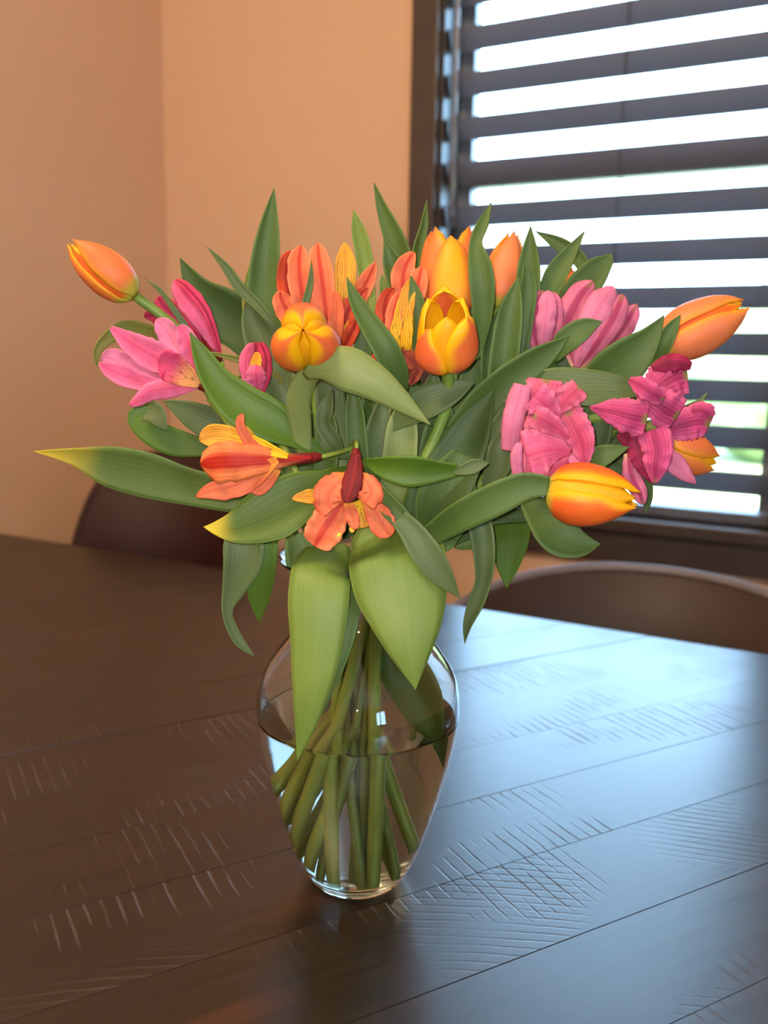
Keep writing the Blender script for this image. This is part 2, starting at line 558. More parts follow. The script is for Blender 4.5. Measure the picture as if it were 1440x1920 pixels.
def pane_mat():
    k = NT('window_pane_glass')
    k.nt.nodes.remove(k.b)
    t = k.n('ShaderNodeBsdfTransparent')
    t.inputs[0].default_value = (0.95, 0.97, 0.97, 1)
    gl = k.n('ShaderNodeBsdfGlossy')
    gl.inputs['Roughness'].default_value = 0.02
    lw = k.n('ShaderNodeFresnel')
    lw.inputs[0].default_value = 1.45
    mx = k.n('ShaderNodeMixShader')
    k.l(lw.outputs[0], mx.inputs[0])
    k.l(t.outputs[0], mx.inputs[1])
    k.l(gl.outputs[0], mx.inputs[2])
    k.l(mx.outputs[0], k.out.inputs[0])
    return k.m

# ------------------------------------------------------------------ room
WY = 1.75            # window wall, room side
XL = -1.545          # left wall
XR, YB, ZC = 2.2, -2.6, 2.60
WX0, WX1 = -0.817, -0.125       # window opening
WZ0, WZ1 = 0.800, 2.15
def struct(name, mb, mat, parent=None, **kw):
    o = mb.build(name, mat, parent, smooth=False, **kw)
    if parent is None:
        o['kind'] = 'structure'
    return o

struct('floor', MB().box(XL - .12, XR + .12, YB - .12, WY + .12, -0.1, 0.0), M['floor'])
struct('ceiling', MB().box(XL - .12, XR + .12, YB - .12, WY + .12, ZC, ZC + .1), M['ceil'])
struct('wall_left', MB().box(XL - .12, XL, YB, WY + .12, 0, ZC), M['wall'])
wr_ = MB()
for y0, y1, z0, z1 in ((YB, -1.7, 0, ZC), (-1.0, WY + .12, 0, ZC), (-1.7, -1.0, 0, 1.0), (-1.7, -1.0, 2.0, ZC)):
    wr_.box(XR, XR + .12, y0, y1, z0, z1)
struct('wall_right', wr_, M['wall'])
w2 = MB()
for y0, y1, z0, z1 in ((-1.76, -1.7, .94, 2.06), (-1.0, -.94, .94, 2.06), (-1.7, -1.0, .94, 1.0), (-1.7, -1.0, 2.0, 2.06), (-1.37, -1.33, 1.0, 2.0)):
    w2.box(XR - .02, XR + .03, y0, y1, z0, z1)
struct('fill_window', w2, M['trim'])  # unseen window behind the camera, added to let in fill light
struct('wall_back', MB().box(XL - .12, XR + .12, YB - .12, YB, 0, ZC), M['wall'])
wl = MB()
wl.box(XL, WX0, WY, WY + .12, 0, ZC)
wl.box(WX1, XR, WY, WY + .12, 0, ZC)
wl.box(WX0, WX1, WY, WY + .12, 0, WZ0)
wl.box(WX0, WX1, WY, WY + .12, WZ1, ZC)
struct('wall_window', wl, M['wall'])
struct('baseboard_left', MB().box(XL, XL + .014, YB, WY - .015, 0, .11), M['trim'])
struct('baseboard_window', MB().box(XL, XR, WY - .014, WY, 0, .11), M['trim'])

# window: casing, jambs, stool, apron, sash, panes
win = MB()
win.box(WX0 - .058, WX0, WY - .022, WY, WZ0 - .09, WZ1 + .06)
win.box(WX1, WX1 + .058, WY - .022, WY, WZ0 - .09, WZ1 + .06)
win.box(WX0, WX1, WY - .022, WY, WZ1, WZ1 + .06)
window = struct('window_1', win, M['trim'], bevel=0.0025)
struct('window_jamb', MB().box(WX0, WX0 + .008, WY - .004, WY + .12, WZ0, WZ1), M['trim'], window)
struct('window_jamb', MB().box(WX1 - .008, WX1, WY - .004, WY + .12, WZ0, WZ1), M['trim'], window)
struct('window_jamb', MB().box(WX0, WX1, WY - .004, WY + .12, WZ1 - .008, WZ1), M['trim'], window)
struct('window_sill', MB().box(WX0 - .062, WX1 + .062, WY - .040, WY + .10, WZ0 - .020, WZ0 + .006), M['trim'], window, bevel=0.004)
struct('window_apron', MB().box(WX0 - .058, WX1 + .058, WY - .024, WY, WZ0 - .082, WZ0 - .020), M['trim'], window, bevel=0.003)
sy0, sy1 = WY + .080, WY + .115
zm = 1.478
for (za, zb) in ((WZ0 + .006, zm), (zm, WZ1 - .008)):
    s = MB()
    a, b = WX0 + .008, WX1 - .008
    s.box(a, a + .030, sy0, sy1, za, zb)
    s.box(b - .030, b, sy0, sy1, za, zb)
    s.box(a + .030, b - .030, sy0, sy1, za, za + .020)
    s.box(a + .030, b - .030, sy0, sy1, zb - .020, zb)
    so = struct('window_sash', s, M['sash'], window, weld=0.0001)
    struct('window_pane', MB().box(a + .028, b - .028, sy0 + .014, sy0 + .018, za + .018, zb - .018), M.setdefault('pane', pane_mat()), window)

# ------------------------------------------------------------------ blind
BY = WY + .030
bl = empty('window_blind', (-0.47, BY, WZ0 + .02))
tag(bl, 'dark horizontal slat blind hanging inside the window frame', 'blind')
def bpart(name, mb, mat, **kw):
    return mb.build(name, mat, bl, origin=bl.location, **kw)
z_ref = onY(1185, 117, BY).z          # middle of a slat in the photo
pitch = (onY(1172, 117, BY).z - onY(1160, 386, BY).z) / 3.0
slw, slt, tilt = pitch * 0.53, 0.003, radians(72)
slat_me = None
zz = z_ref + pitch * 5
zs = []
while zz > WZ0 + .05:
    if zz < WZ1 - .06:
        zs.append(zz)
    zz -= pitch
sx0, sx1 = WX0 + .011, WX1 - .011
base_slat = MB()
nn = 8
prof = []
for i in range(nn + 1):
    s = (i / nn - 0.5)
    bow = 0.0025 * (1 - 4 * s * s)
    prof.append((s * slw, bow))
ring = [(a, b + slt / 2) for a, b in prof] + [(a, b - slt / 2) for a, b in prof[::-1]]
vs, fs = [], []
for x in (sx0, sx1):
    for a, b in ring:
        # a along the slat width (tilted), b along its normal
        vs.append((x - bl.location.x, -a * cos(tilt) - b * sin(tilt), a * sin(tilt) - b * cos(tilt)))
nr = len(ring)
for i in range(nr):
    j = (i + 1) % nr
    fs.append((i, j, nr + j, nr + i))
fs.append(tuple(range(nr))[::-1])
fs.append(tuple(range(nr, 2 * nr)))
slat_me = bpy.data.meshes.new('slat')
slat_me.from_pydata(vs, [], fs)
slat_me.materials.append(M['slat'])
for zc in zs:
    so = bpy.data.objects.new('slat', slat_me)
    COL.objects.link(so)
    so.parent = bl
    so.location = (0, 0, zc - bl.location.z)
bpart('bottom_rail', MB().box(sx0, sx1, BY - .022, BY + .022, WZ0 + .010, WZ0 + .030), M['slat'], smooth=False, bevel=.003)
bpart('head_rail', MB().box(sx0, sx1, BY - .025, BY + .025, WZ1 - .055, WZ1 - .008), M['slat'], smooth=False, bevel=.003)
xl_ = onY(1172, 200, BY).x
for xc in (xl_,):
    for dy in (-.014, .014):
        bpart('ladder_cord', MB().tube([(xc, BY + dy, WZ0 + .02), (xc, BY + dy, WZ1 - .05)], 0.0011, 6), M['cord'])
pw0 = onY(859, 0, WY - .012)
pw1 = onY(845, 405, WY - .012)
bpart('tilt_wand', MB().tube([(pw0.x, WY - .012, WZ1 - .06), (pw0.x, WY - .012, pw1.z)], 0.0042, 8), M['wand'])

# ------------------------------------------------------------------ outside
struct('ground', MB().box(-60, 40, WY + .5, 90, -.42, -.40), M['grass'])
struct('driveway', MB().box(-60, 40, WY + 1.2, WY + 3.6, -.40, -.385), M['road'])
def shrub(x, y, r, h, label, seed):
    rr = random.Random(seed)
    bm = bmesh.new()
    bmesh.ops.create_icosphere(bm, subdivisions=4, radius=1.0)
    ph = [rr.uniform(0, 6.28) for _ in range(6)]
    for v in bm.verts:
        c = v.co
        d = 1 + .13 * sin(5 * c.x + ph[0]) * sin(6 * c.y + ph[1]) + .10 * sin(11 * c.z + ph[2]) * sin(9 * c.x + ph[3]) + rr.uniform(-.07, .07)
        v.co = Vector((c.x * r * d, c.y * r * .8 * d, (c.z + .9) * h * .53 * d))
    me = bpy.data.meshes.new('garden_shrub')
    bm.to_mesh(me)
    bm.free()
    o = link_mesh('garden_shrub', me, M['bush'])
    o.location = (x, y, -.42)
    tag(o, label, 'shrub')
shrub(-5.0, 13.0, 1.7, 1.9, 'low pale green garden shrub across the lawn outside the window', 1)
shrub(-0.7, 15.0, 2.0, 2.4, 'taller rounded garden shrub outside beyond the right window edge', 2)

# ------------------------------------------------------------------ ceiling lamp (out of frame, warm room light)
LX, LY = -0.55, -0.35
lamp = empty('ceiling_lamp', (LX, LY, ZC))
tag(lamp, 'round warm white ceiling lamp above the dining table', 'lamp')
MB().lathe([(0.001, 0), (.08, 0), (.08, -.02), (.001, -.02)], 32).build('ceiling_plate', M['metal'], lamp, weld=.0005)
kk = NT('lamp_shade_glass')
kk.color((0.9, 0.85, 0.75))
kk.b.inputs['Emission Color'].default_value = (1.0, 0.60, 0.30, 1)
kk.b.inputs['Emission Strength'].default_value = 6.0
MB().lathe([(.07, -.02), (.19, -.025), (.20, -.05), (.17, -.09), (.09, -.12), (.001, -.13)], 40).build('shade', kk.m, lamp, weld=.0005)
ld = bpy.data.lights.new('ceiling_bulb', 'POINT')
ld.shadow_soft_size = .14
ld.energy = 66
ld.color = (1.0, 0.75, 0.50)
lo = bpy.data.objects.new('ceiling_bulb', ld)
COL.objects.link(lo)
lo.location = (LX, LY, ZC - .32)

# ------------------------------------------------------------------ table
TZ = 0.75
TX0, TX1, TY0, TY1 = -2.05 + .55, 1.05, 0.10, 1.168
TX0 = XL + 0.045
table = empty('dining_table', (-.25, .63, 0))
tag(table, 'dark espresso rustic wood dining table with diagonal sawn planks', 'table')
PA = radians(57.0)
ux, uy = cos(PA), sin(PA)
def clip(poly, nx, ny, d):
    out = []
    for i in range(len(poly)):
        a, b = poly[i], poly[(i + 1) % len(poly)]
        da, db = a[0] * nx + a[1] * ny - d, b[0] * nx + b[1] * ny - d
        if da <= 0: out.append(a)
        if da * db < 0:
            t = da / (da - db)
            out.append((a[0] + (b[0] - a[0]) * t, a[1] + (b[1] - a[1]) * t))
    return out
edges_ = [0.386]
rp = random.Random(3)
known = [0.4725, 0.562, 0.645, 0.732, 0.822, 0.914]
seq = [0.386]
while seq[0] > -1.4: seq.insert(0, seq[0] - rp.uniform(.078, .098))
seq += known
while seq[-1] < 2.3: seq.append(seq[-1] + rp.uniform(.078, .098))
GAP = 0.00004
tl = table.location
for i in range(len(seq) - 1):
    a, b = seq[i] + GAP, seq[i + 1] - GAP
    # strip in (s along, t across); world = s*(ux,uy)+t*(-uy,ux)
    poly = [(s * ux - t * uy, s * uy + t * ux) for s, t in ((-4, a), (4, a), (4, b), (-4, b))]
    for nx, ny, d in ((1, 0, TX1), (-1, 0, -TX0), (0, 1, TY1), (0, -1, -TY0)):
        poly = clip(poly, nx, ny, d)
        if len(poly) < 3: break
    if len(poly) < 3: continue
    dz = rp.uniform(-.0003, .0003)
    # local frame aligned with the plank
    cx = sum(p[0] for p in poly) / len(poly); cy = sum(p[1] for p in poly) / len(poly)
    loc = [((p[0] - cx) * ux + (p[1] - cy) * uy, -(p[0] - cx) * uy + (p[1] - cy) * ux) for p in poly]
    n = len(loc)
    me = bpy.data.meshes.new('plank')
    me.from_pydata([(x, y, -.035) for x, y in loc] + [(x, y, 0.0) for x, y in loc], [],
                   [tuple(range(n))[::-1], tuple(range(n, 2 * n))] + [(k, (k + 1) % n, n + (k + 1) % n, n + k) for k in range(n)])
    bm = bmesh.new(); bm.from_mesh(me)
    te = [e for e in bm.edges if all(v.co.z > -.001 for v in e.verts)]
    bmesh.ops.bevel(bm, geom=te, offset=.0003, segments=2, affect='EDGES')
    bm.to_mesh(me); bm.free()
    o = link_mesh('plank', me, M['plank'], table, smooth=False)
    o.location = (cx - tl.x, cy - tl.y, TZ + dz - tl.z)
    o.rotation_euler = (0, 0, PA)
ap = MB()
ap.box(TX0 + .08, TX1 - .08, TY0 + .08, TY0 + .11, TZ - .12, TZ - .037)
ap.box(TX0 + .08, TX1 - .08, TY1 - .11, TY1 - .08, TZ - .12, TZ - .037)
ap.box(TX0 + .08, TX0 + .11, TY0 + .11, TY1 - .11, TZ - .12, TZ - .037)
ap.box(TX1 - .11, TX1 - .08, TY0 + .11, TY1 - .11, TZ - .12, TZ - .037)
ap.build('apron', M['espresso'], table, origin=tl, smooth=False)
for x in (TX0 + .10, TX1 - .10):
    for y in (TY0 + .10, TY1 - .10):
        MB().box(x - .04, x + .04, y - .04, y + .04, 0, TZ - .037).build('leg', M['espresso'], table, origin=tl, smooth=False, bevel=.004)

# ------------------------------------------------------------------ chairs
def barrel_chair(name, cx, cy, rz, R, z_top, z_arm, mat, rim, label, half=118, pw=2.0, seat_z=.46):
    """tub chair whose open side faces local -Y"""
    ch = empty(name, (cx, cy, 0), rz)
    tag(ch, label, 'chair')
    n, th = 48, .035
    mb = MB()
    vs, fs = [], []
    rimp = []
    for i in range(n + 1):
        a = radians(-half + 2 * half * i / n)
        t = abs(a) / radians(half)
        zt = z_arm + (z_top - z_arm) * (1 - t ** pw)
        zb = seat_z - .10
        for r, z in ((R, zb), (R + .012, zt), (R + th * .5 + .012, zt + .008), (R + th + .012, zt), (R + th, zb)):
            vs.append((r * sin(a), r * cos(a), z))
        rimp.append(((R + th * .5 + .012) * sin(a), (R + th * .5 + .012) * cos(a), zt + .006))
    for i in range(n):
        for k in range(5):
            k2 = (k + 1) % 5
            fs.append((i * 5 + k, i * 5 + k2, (i + 1) * 5 + k2, (i + 1) * 5 + k))
    fs.append((0, 1, 2, 3, 4)); fs.append(tuple(n * 5 + k for k in range(5))[::-1])
    mb.add(vs, fs)
    mb.build('backrest', mat, ch, weld=1e-5)
    MB().tube(rimp, .0085, 8).build('piping', rim, ch)
    sv = [(0.001, seat_z - .10), (R - .012, seat_z - .10), (R - .004, seat_z - .05), (R - .012, seat_z - .005), (R - .06, seat_z + .008), (0.001, seat_z + .010)]
    MB().lathe(sv, 40).build('seat', mat, ch, weld=.0012)
    for sx in (-1, 1):
        for sy in (-1, 1):
            MB().tube([(sx * R * .55, sy * R * .55, seat_z - .09), (sx * R * .78, sy * R * .78, 0.0)], [.016, .010], 10).build('leg', M['metal'], ch)
    return ch

pR = onY(1248, 1077, 1.375)
RR = .255
barrel_chair('dining_chair', pR.x, 1.375 - RR, 0.0, RR, pR.z - .008, pR.z - .16, M['chair_brown'], M['chair_rim'],
             'brown rounded tub chair with grey piped rim tucked under table below the window', pw=2.3)
pL = onY(372, 862, 1.43)
barrel_chair('dining_chair', pL.x, 1.43 - .20, 0.0, .185, pL.z, pL.z - .26, M['chair_red'], M['chair_red'],
             'dark maroon rounded chair behind the table against the bare tan wall', half=80, pw=5.0)

# ------------------------------------------------------------------ vase and water
_v = onZ(668, 1645, TZ)
AX = Vector((_v.x, _v.y, TZ + .0005))
d0 = (AX - CAM).dot(HEAD)
VDIST = d0
_lat = Vector((_v.x, _v.y, 0))
OUT = [(0.0005, 0.0), (.024, 0.0), (.0285, .0012), (.0325, .0045), (.0395, .016), (.0465, .034), (.0535, .056), (.0600, .080), (.0650, .102), (.0680, .122),
       (.0675, .136), (.0640, .149), (.0575, .160), (.0500, .170), (.0430, .180), (.0382, .190), (.0368, .199), (.0385, .208), (.0430, .216), (.0490, .223), (.0545, .2280)]
INN = [(.0560, .2295), (.0553, .2307), (.0535, .2288), (.0478, .2240), (.0415, .2165), (.0366, .2080), (.0347, .199), (.0360, .189), (.0408, .1785), (.0478, .1685), (.0552, .1588), (.0617, .148),
       (.0651, .136), (.0656, .122), (.0627, .102), (.0577, .080), (.0512, .056), (.0442, .034), (.0372, .0175), (.0310, .0115), (.0240, .0090), (.0005, .0085)]
def smooth_prof(pr, n):
    q = catmull([(r, z) for r, z in pr], n)
    return [(max(.0004, r), z) for r, z in q]
vase = empty('glass_vase', AX)
tag(vase, 'clear glass urn vase with flared lip holding the bouquet on the table', 'vase')
vp = smooth_prof(OUT, 60) + smooth_prof(INN, 60)
vo = MB().lathe(vp, 96).build('body', glass_mat(), vase, weld=1e-5)
vo.cycles.is_caustics_caster = True
WL = 0.121
wp = [(0.0005, .0083), (.0242, .0088)]
for r, z in smooth_prof(INN[::-1], 80):
    if .0095 < z < WL:
        wp.append((r + .0003, z))
rt_ = wp[-1][0]
wp += [(rt_ + .0002, WL + .0008), (rt_ - .0012, WL - .0003), (rt_ - .004, WL - .0008), (0.0005, WL - .001)]
wo = MB().lathe(wp, 96).build('water', water_mat(), None, weld=1e-5)
wo.location = AX
wo.cycles.is_caustics_caster = True
tag(wo, 'clear water filling the lower half of the glass vase', 'water')

# ------------------------------------------------------------------ plant geometry
CAMP = CAM
def blade_geo(mb, pts, roll=0.0, cup=0.12, ripple=0.0, rfreq=5.0, rnd=False, n=26, m=8, seed=0, twist=0.0, startpt=None, start_w=7.0, jag=0.0):
    """a leaf or petal: pts = (px, py, width_px, off_cm) from base to tip"""
    pts = [tuple(float(q) for q in p) for p in pts]
    c = catmull(pts, n)
    C3 = [P(q[0], q[1], q[3]) for q in c]
    W = [max(0.0, q[2]) * ((p - CAMP).dot(FW)) / F_PX for q, p in zip(c, C3)]
    if startpt is not None:
        # lead-in from the stem
        a = Vector(startpt)
        k = 6
        d1 = (C3[1] - C3[0]).normalized() * (C3[0] - a).length * 0.6
        pre, prew = [], []
        for i in range(k):
            t = i / k
            p = a * (1 - t) ** 3 + (a * .55 + C3[0] * .45 ) * 3 * t * (1 - t) ** 2 + (C3[0] - d1 * .5) * 3 * t * t * (1 - t) + C3[0] * t ** 3
            pre.append(p)
            prew.append(start_w * .00034 * (1 - t) + W[0] * t)
        C3 = pre + C3
        W = prew + W
    N = len(C3)
    rs = random.Random(seed)
    ph1, ph2 = rs.uniform(0, 6.28), rs.uniform(0, 6.28)
    vs, uvs, fs = [], [], []
    for i in range(N):
        t = i / (N - 1)
        T = (C3[min(i + 1, N - 1)] - C3[max(i - 1, 0)])
        T = T.normalized() if T.length > 1e-9 else UP
        V = (CAMP - C3[i]).normalized()
        A = T.cross(V)
        if A.length < 0.12:
            A = A + RT * 0.12
        A.normalize()
        Nn = A.cross(T).normalized()
        if Nn.dot(V) < 0: Nn = -Nn
        w = W[i]
        if rnd and t > .86:
            s = (t - .86) / .14
            w = w * sqrt(max(0.0, 1 - s * s * .97))
        rl = tan(radians(roll + twist * (t - .5)))
        for j in range(m + 1):
            u = 2.0 * j / m - 1.0
            p = C3[i] + A * (u * w * .5) + Nn * (u * w * .5 * rl)
            if jag and abs(u) > .6:
                p = p + A * (u * w * jag * rs.uniform(-1, 1))
            p = p + Nn * (cup * w * (u * u - .35))
            if ripple:
                p = p + Nn * (ripple * w * abs(u) ** 1.5 * (sin(rfreq * 2 * pi * t + ph1 + (1.7 if u > 0 else 0)) + .5 * sin(rfreq * 4.7 * t + ph2 + u)))
                p = p + A * (ripple * w * .25 * u * sin(rfreq * 7.9 * t + ph2))
            vs.append(p)
            uvs.append(((u + 1) * .5, t))
    for i in range(N - 1):
        for j in range(m):
            a = i * (m + 1) + j
            fs.append((a, a + 1, a + m + 2, a + m + 1))
    mb.add(vs, fs, uvs)

def solid(o, th):
    md = o.modifiers.new('thickness', 'SOLIDIFY')
    md.thickness = th
    md.offset = 0.0
    return o

STEMS = []      # dicts: thing, pts (list of Vector), kind
def make_stem(thing, pts3, r0, r1, mat, kind, name='stem'):
    mb = MB()
    n = 40
    c = catmull([tuple(p) for p in pts3], n)
    c = [Vector(q) for q in c]
    rad = [r0 + (r1 - r0) * i / (n - 1) for i in range(n)]
    mb.tube(c, rad, 12)
    so_ = mb.build(name, mat, thing, origin=thing.location)
    so_.cycles.is_caustics_receiver = True
    STEMS.append(dict(thing=thing, pts=c, kind=kind))
    return c

_stem_i = [0]
def stem_path(base, axis, bot, neck_f=0.55, bend=0.04):
    """bot = (px, py) seen at the foot inside the vase, neck offset follows the flower"""
    dirv = base - AX
    dirh = Vector((dirv.x, dirv.y, 0))
    L = max(dirh.length, 1e-4)
    nd = dirh / L
    ang = _stem_i[0] * 2.399
    _stem_i[0] += 1
    jit = Vector((cos(ang), sin(ang), 0)) * .010
    neck = AX + nd * min(.021, L * .35) + jit + Vector((0, 0, .199))
    nr_ = Vector((neck.x - AX.x, neck.y - AX.y, 0))
    if nr_.length > .027:
        nr_ *= .027 / nr_.length
    neck = Vector((AX.x, AX.y, neck.z)) + nr_
    foot = AX + bot
    midz = Vector((AX.x, AX.y, 0))
    belly = foot.lerp(neck, .5)
    out = base - axis * bend
    m1 = neck.lerp(out, .45)
    m1.z += .012
    return [foot, belly, neck, m1, out, base]

def foot(az_deg, r, z=.013):
    """azimuth measured from the direction away from the camera, clockwise to the right"""
    a = radians(az_deg)
    rt2 = Vector((cos(YAW), sin(YAW), 0))
    return HEAD * (cos(a) * r) + rt2 * (sin(a) * r) + Vector((0, 0, z))

# ---- tulips
PROF = {
    'closed': [(0, .16), (.05, .50), (.14, .80), (.28, .97), (.45, 1.0), (.65, .88), (.84, .60), (1, .26)],
    'slim':   [(0, .20), (.05, .50), (.14, .78), (.30, .97), (.48, 1.0), (.70, .86), (.88, .55), (1, .20)],
    'ball':   [(0, .2), (.06, .55), (.16, .86), (.32, 1.02), (.52, 1.02), (.72, .84), (.88, .52), (1, .06)],
    'open':   [(0, .18), (.06, .55), (.16, .85), (.32, 1.0), (.5, 1.0), (.7, .93), (.88, .82), (1, .66)],
}
def pinterp(tab, v):
    pts = tab
    q = None
    for i in range(len(pts) - 1):
        if v <= pts[i + 1][0] + 1e-9:
            a, b = pts[i], pts[i + 1]
            p0 = pts[max(i - 1, 0)]; p3 = pts[min(i + 2, len(pts) - 1)]
            t = (v - a[0]) / (b[0] - a[0])
            return 0.5 * (2 * a[1] + (b[1] - p0[1]) * t + (2 * p0[1] - 5 * a[1] + 4 * b[1] - p3[1]) * t * t + (3 * a[1] - p0[1] - 3 * b[1] + p3[1]) * t ** 3)
    return pts[-1][1]

def tulip(label, base, tip, Rpx, prof, mats, bot, phi=0.0, seed=0, outer_w=64, inner_w=58, spread=0.0, slip=None, lobe=.07, inner_r=.88, stem_r=.0044, bend=.04):
    b3, t3 = P(*base), P(*tip)
    ax = (t3 - b3)
    L = ax.length
    ax.normalize()
    R = Rpx * ((b3 + t3) * .5 - CAM).dot(FW) / F_PX
    th = empty('tulip', AX + bot)
    tag(th, label, 'tulip', 'tulips in the vase')
    path = stem_path(b3 + ax * .002, ax, bot, bend=bend)
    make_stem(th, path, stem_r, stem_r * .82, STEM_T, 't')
    e1 = ax.cross(RT if abs(ax.dot(RT)) < .8 else FW).normalized()
    e2 = ax.cross(e1)
    rs = random.Random(seed)
    tab = PROF[prof]
    for k in range(6):
        inner = k >= 3
        ph = radians(phi + (k % 3) * 120 + (60 if inner else 0)) + rs.uniform(-.06, .06)
        rk = (inner_r if inner else 1.0) * rs.uniform(.97, 1.03)
        lk = L * ((.97 if inner else 1.0) + rs.uniform(-.02, .02))
        if slip and k in slip:
            dr, dl = slip[k]
            lk *= dl
        else:
            dr = 0.0
        hw = radians(inner_w if inner else outer_w)
        n, m = 22, 12
        vs, uvs, fs = [], [], []
        for i in range(n + 1):
            v = i / n
            r = R * pinterp(tab, v) * rk + R * (spread + dr) * v * v
            sh = min(1.0, .72 + v * 1.2) * (1.0 if v < .5 else sqrt(max(0.0, 1 - ((v - .5) / .5) ** 2.4)))
            h = lk * (v - .0)
            for j in range(m + 1):
                u = 2.0 * j / m - 1
                a = ph + u * hw * sh
                flat = 1 - (lobe + .05 * v * (lobe > .1)) * u * u + .018 * sin(9 * v + 5 * u + k) * v
                rad = max(r, .0006) * flat
                hh = h - lk * .05 * u * u * v
                cen = b3 + ax * hh
                vs.append(cen + (e1 * cos(a) + e2 * sin(a)) * rad)
                uvs.append(((u + 1) * .5, v))
        for i in range(n):
            for j in range(m):
                q = i * (m + 1) + j
                fs.append((q, q + 1, q + m + 2, q + m + 1))
        mb = MB().add(vs, fs, uvs)
        o = mb.build('petal', mats[1] if inner else mats[0], th, origin=th.location)
        solid(o, .0007)
    return th

# ---- alstroemeria lilies
def lily(label, top, bot, florets, group='lilies in the vase', stem_r=.0030, axis=None):
    t3 = P(*top)
    th = empty('peruvian_lily', AX + bot)
    tag(th, label, 'lily', group)
    ax = axis if axis is not None else (t3 - (AX + Vector((0, 0, .2)))).normalized()
    make_stem(th, stem_path(t3, ax, bot), stem_r, stem_r * .8, STEM_A, 'a')
    for fi, fl in enumerate(florets):
        bx, by, bo = fl['base']
        fb = P(bx, by, bo)
        fd = P(*fl['dir'])            # where the flower points
        d = (fd - fb).normalized()
        tubelen = fl.get('tube', .016)
        mid = t3.lerp(fb, .5) - d * .006
        mb = MB()
        c = [Vector(q) for q in catmull([tuple(t3), tuple(mid), tuple(fb - d * .006), tuple(fb)], 16)]
        mb.tube(c, [.0014] * 16, 8)
        mb.build('flower_stalk', STEM_A, th, origin=th.location)
        mb = MB()
        tp = [fb - d * .004, fb, fb + d * tubelen * .35, fb + d * tubelen * .7, fb + d * tubelen]
        mb.tube(tp, [.0015, .0029, .0033, .0036, .0030], 10)
        fo = mb.build('flower', fl.get('tubemat', TUBE_GRN), th, origin=th.location)
        for pi_, pt in enumerate(fl['petals']):
            pts, mat = pt[0], pt[1]
            kw = dict(cup=.13, ripple=.052, rfreq=4.0, rnd=True, jag=.026, n=24, m=10, seed=fi * 31 + pi_)
            if len(pt) > 2: kw.update(pt[2])
            mb = MB()
            blade_geo(mb, pts, **kw)
            solid(mb.build('petal', mat, fo, origin=th.location), .0006)
        if fl.get('stamens'):
            for s in fl['stamens']:
                q = [P(*z) for z in s]
                mb = MB()
                mb.tube([Vector(w) for w in catmull([tuple(w) for w in q], 10)], .0005, 6)
                e = q[-1]
                mb.tube([e - UP * .0022, e - UP * .001, e + UP * .001, e + UP * .0022], [.0006, .0017, .0017, .0006], 8)
                mb.build('stamen', ANTH, fo, origin=th.location)
    return th

# ------------------------------------------------------------------ the tulips
tulip('orange tulip bud with green base leaning far out beside the bare wall', (254, 556, 1.5), (133, 452, 2.5), 42, 'slim', (T_OR, T_RY), foot(95, .030, .03), phi=110, seed=1, outer_w=54, stem_r=.0036, bend=.05)
tulip('round orange and yellow tulip facing outward above a folded pale leaf', (578, 652, 3.6), (568, 618, 8.6), 65, 'ball', (T_YEL, T_INN), foot(205, .030), phi=4, seed=2, bend=.03, outer_w=58, lobe=.27, inner_r=.70)
tulip('yellow and orange cupped tulip with parted petals beside the withered lily', (836, 690, 4.0), (834, 556, 6.6), 59, 'open', (T_YEL, T_INN), foot(158, .027), phi=0, seed=3, bend=.03, outer_w=60, lobe=.12, slip={1: (-.08, .66), 2: (.12, .82), 4: (-.1, .86), 3: (0, .95), 5: (.05, .92)})
tulip('tall orange and yellow tulip standing up in front of the window casing', (846, 612, 0.5), (848, 424, -1.0), 62, 'open', (T_MIDY, T_OR), foot(230, .038, .022), phi=58, seed=4, outer_w=56, lobe=.12, slip={1: (.05, .82), 0: (.1, 1.0), 2: (.1, 1.0)})
tulip('closed plain orange tulip between upright leaves in front of the blind', (932, 580, -1.5), (962, 438, -2.5), 38, 'closed', (T_PEACH, T_OR), foot(262, .044, .040), phi=60, seed=5)
tulip('small orange tulip mostly hidden behind leaves in front of the blind', (1050, 585, -5), (1070, 504, -5.5), 30, 'closed', (T_OR, T_RY), foot(300, .040, .035), phi=60, seed=6)
tulip('long peach orange tulip pointing away over the magenta lilies', (1232, 652, 1.0), (1398, 572, 1.5), 53, 'slim', (T_PEACH, T_RY), foot(278, .048, .055), phi=16, seed=7, outer_w=54, bend=.05, slip={1: (.0, 1.02), 4: (.1, 1.0)})
tulip('large red orange and yellow tulip lying on its side below ruffled pink lily', (1022, 922, 7.0), (1196, 942, 8.4), 60, 'closed', (T_RY, T_INN), foot(246, .042, .030), phi=14, seed=8, bend=.02, outer_w=52, slip={0: (.05, 1.03)})
tulip('orange and yellow tulip half hidden under the magenta lilies', (1238, 832, 1.5), (1342, 868, 1.5), 42, 'closed', (T_OR, T_INN), foot(320, .035, .02), phi=40, seed=9, bend=.05, spread=.12)

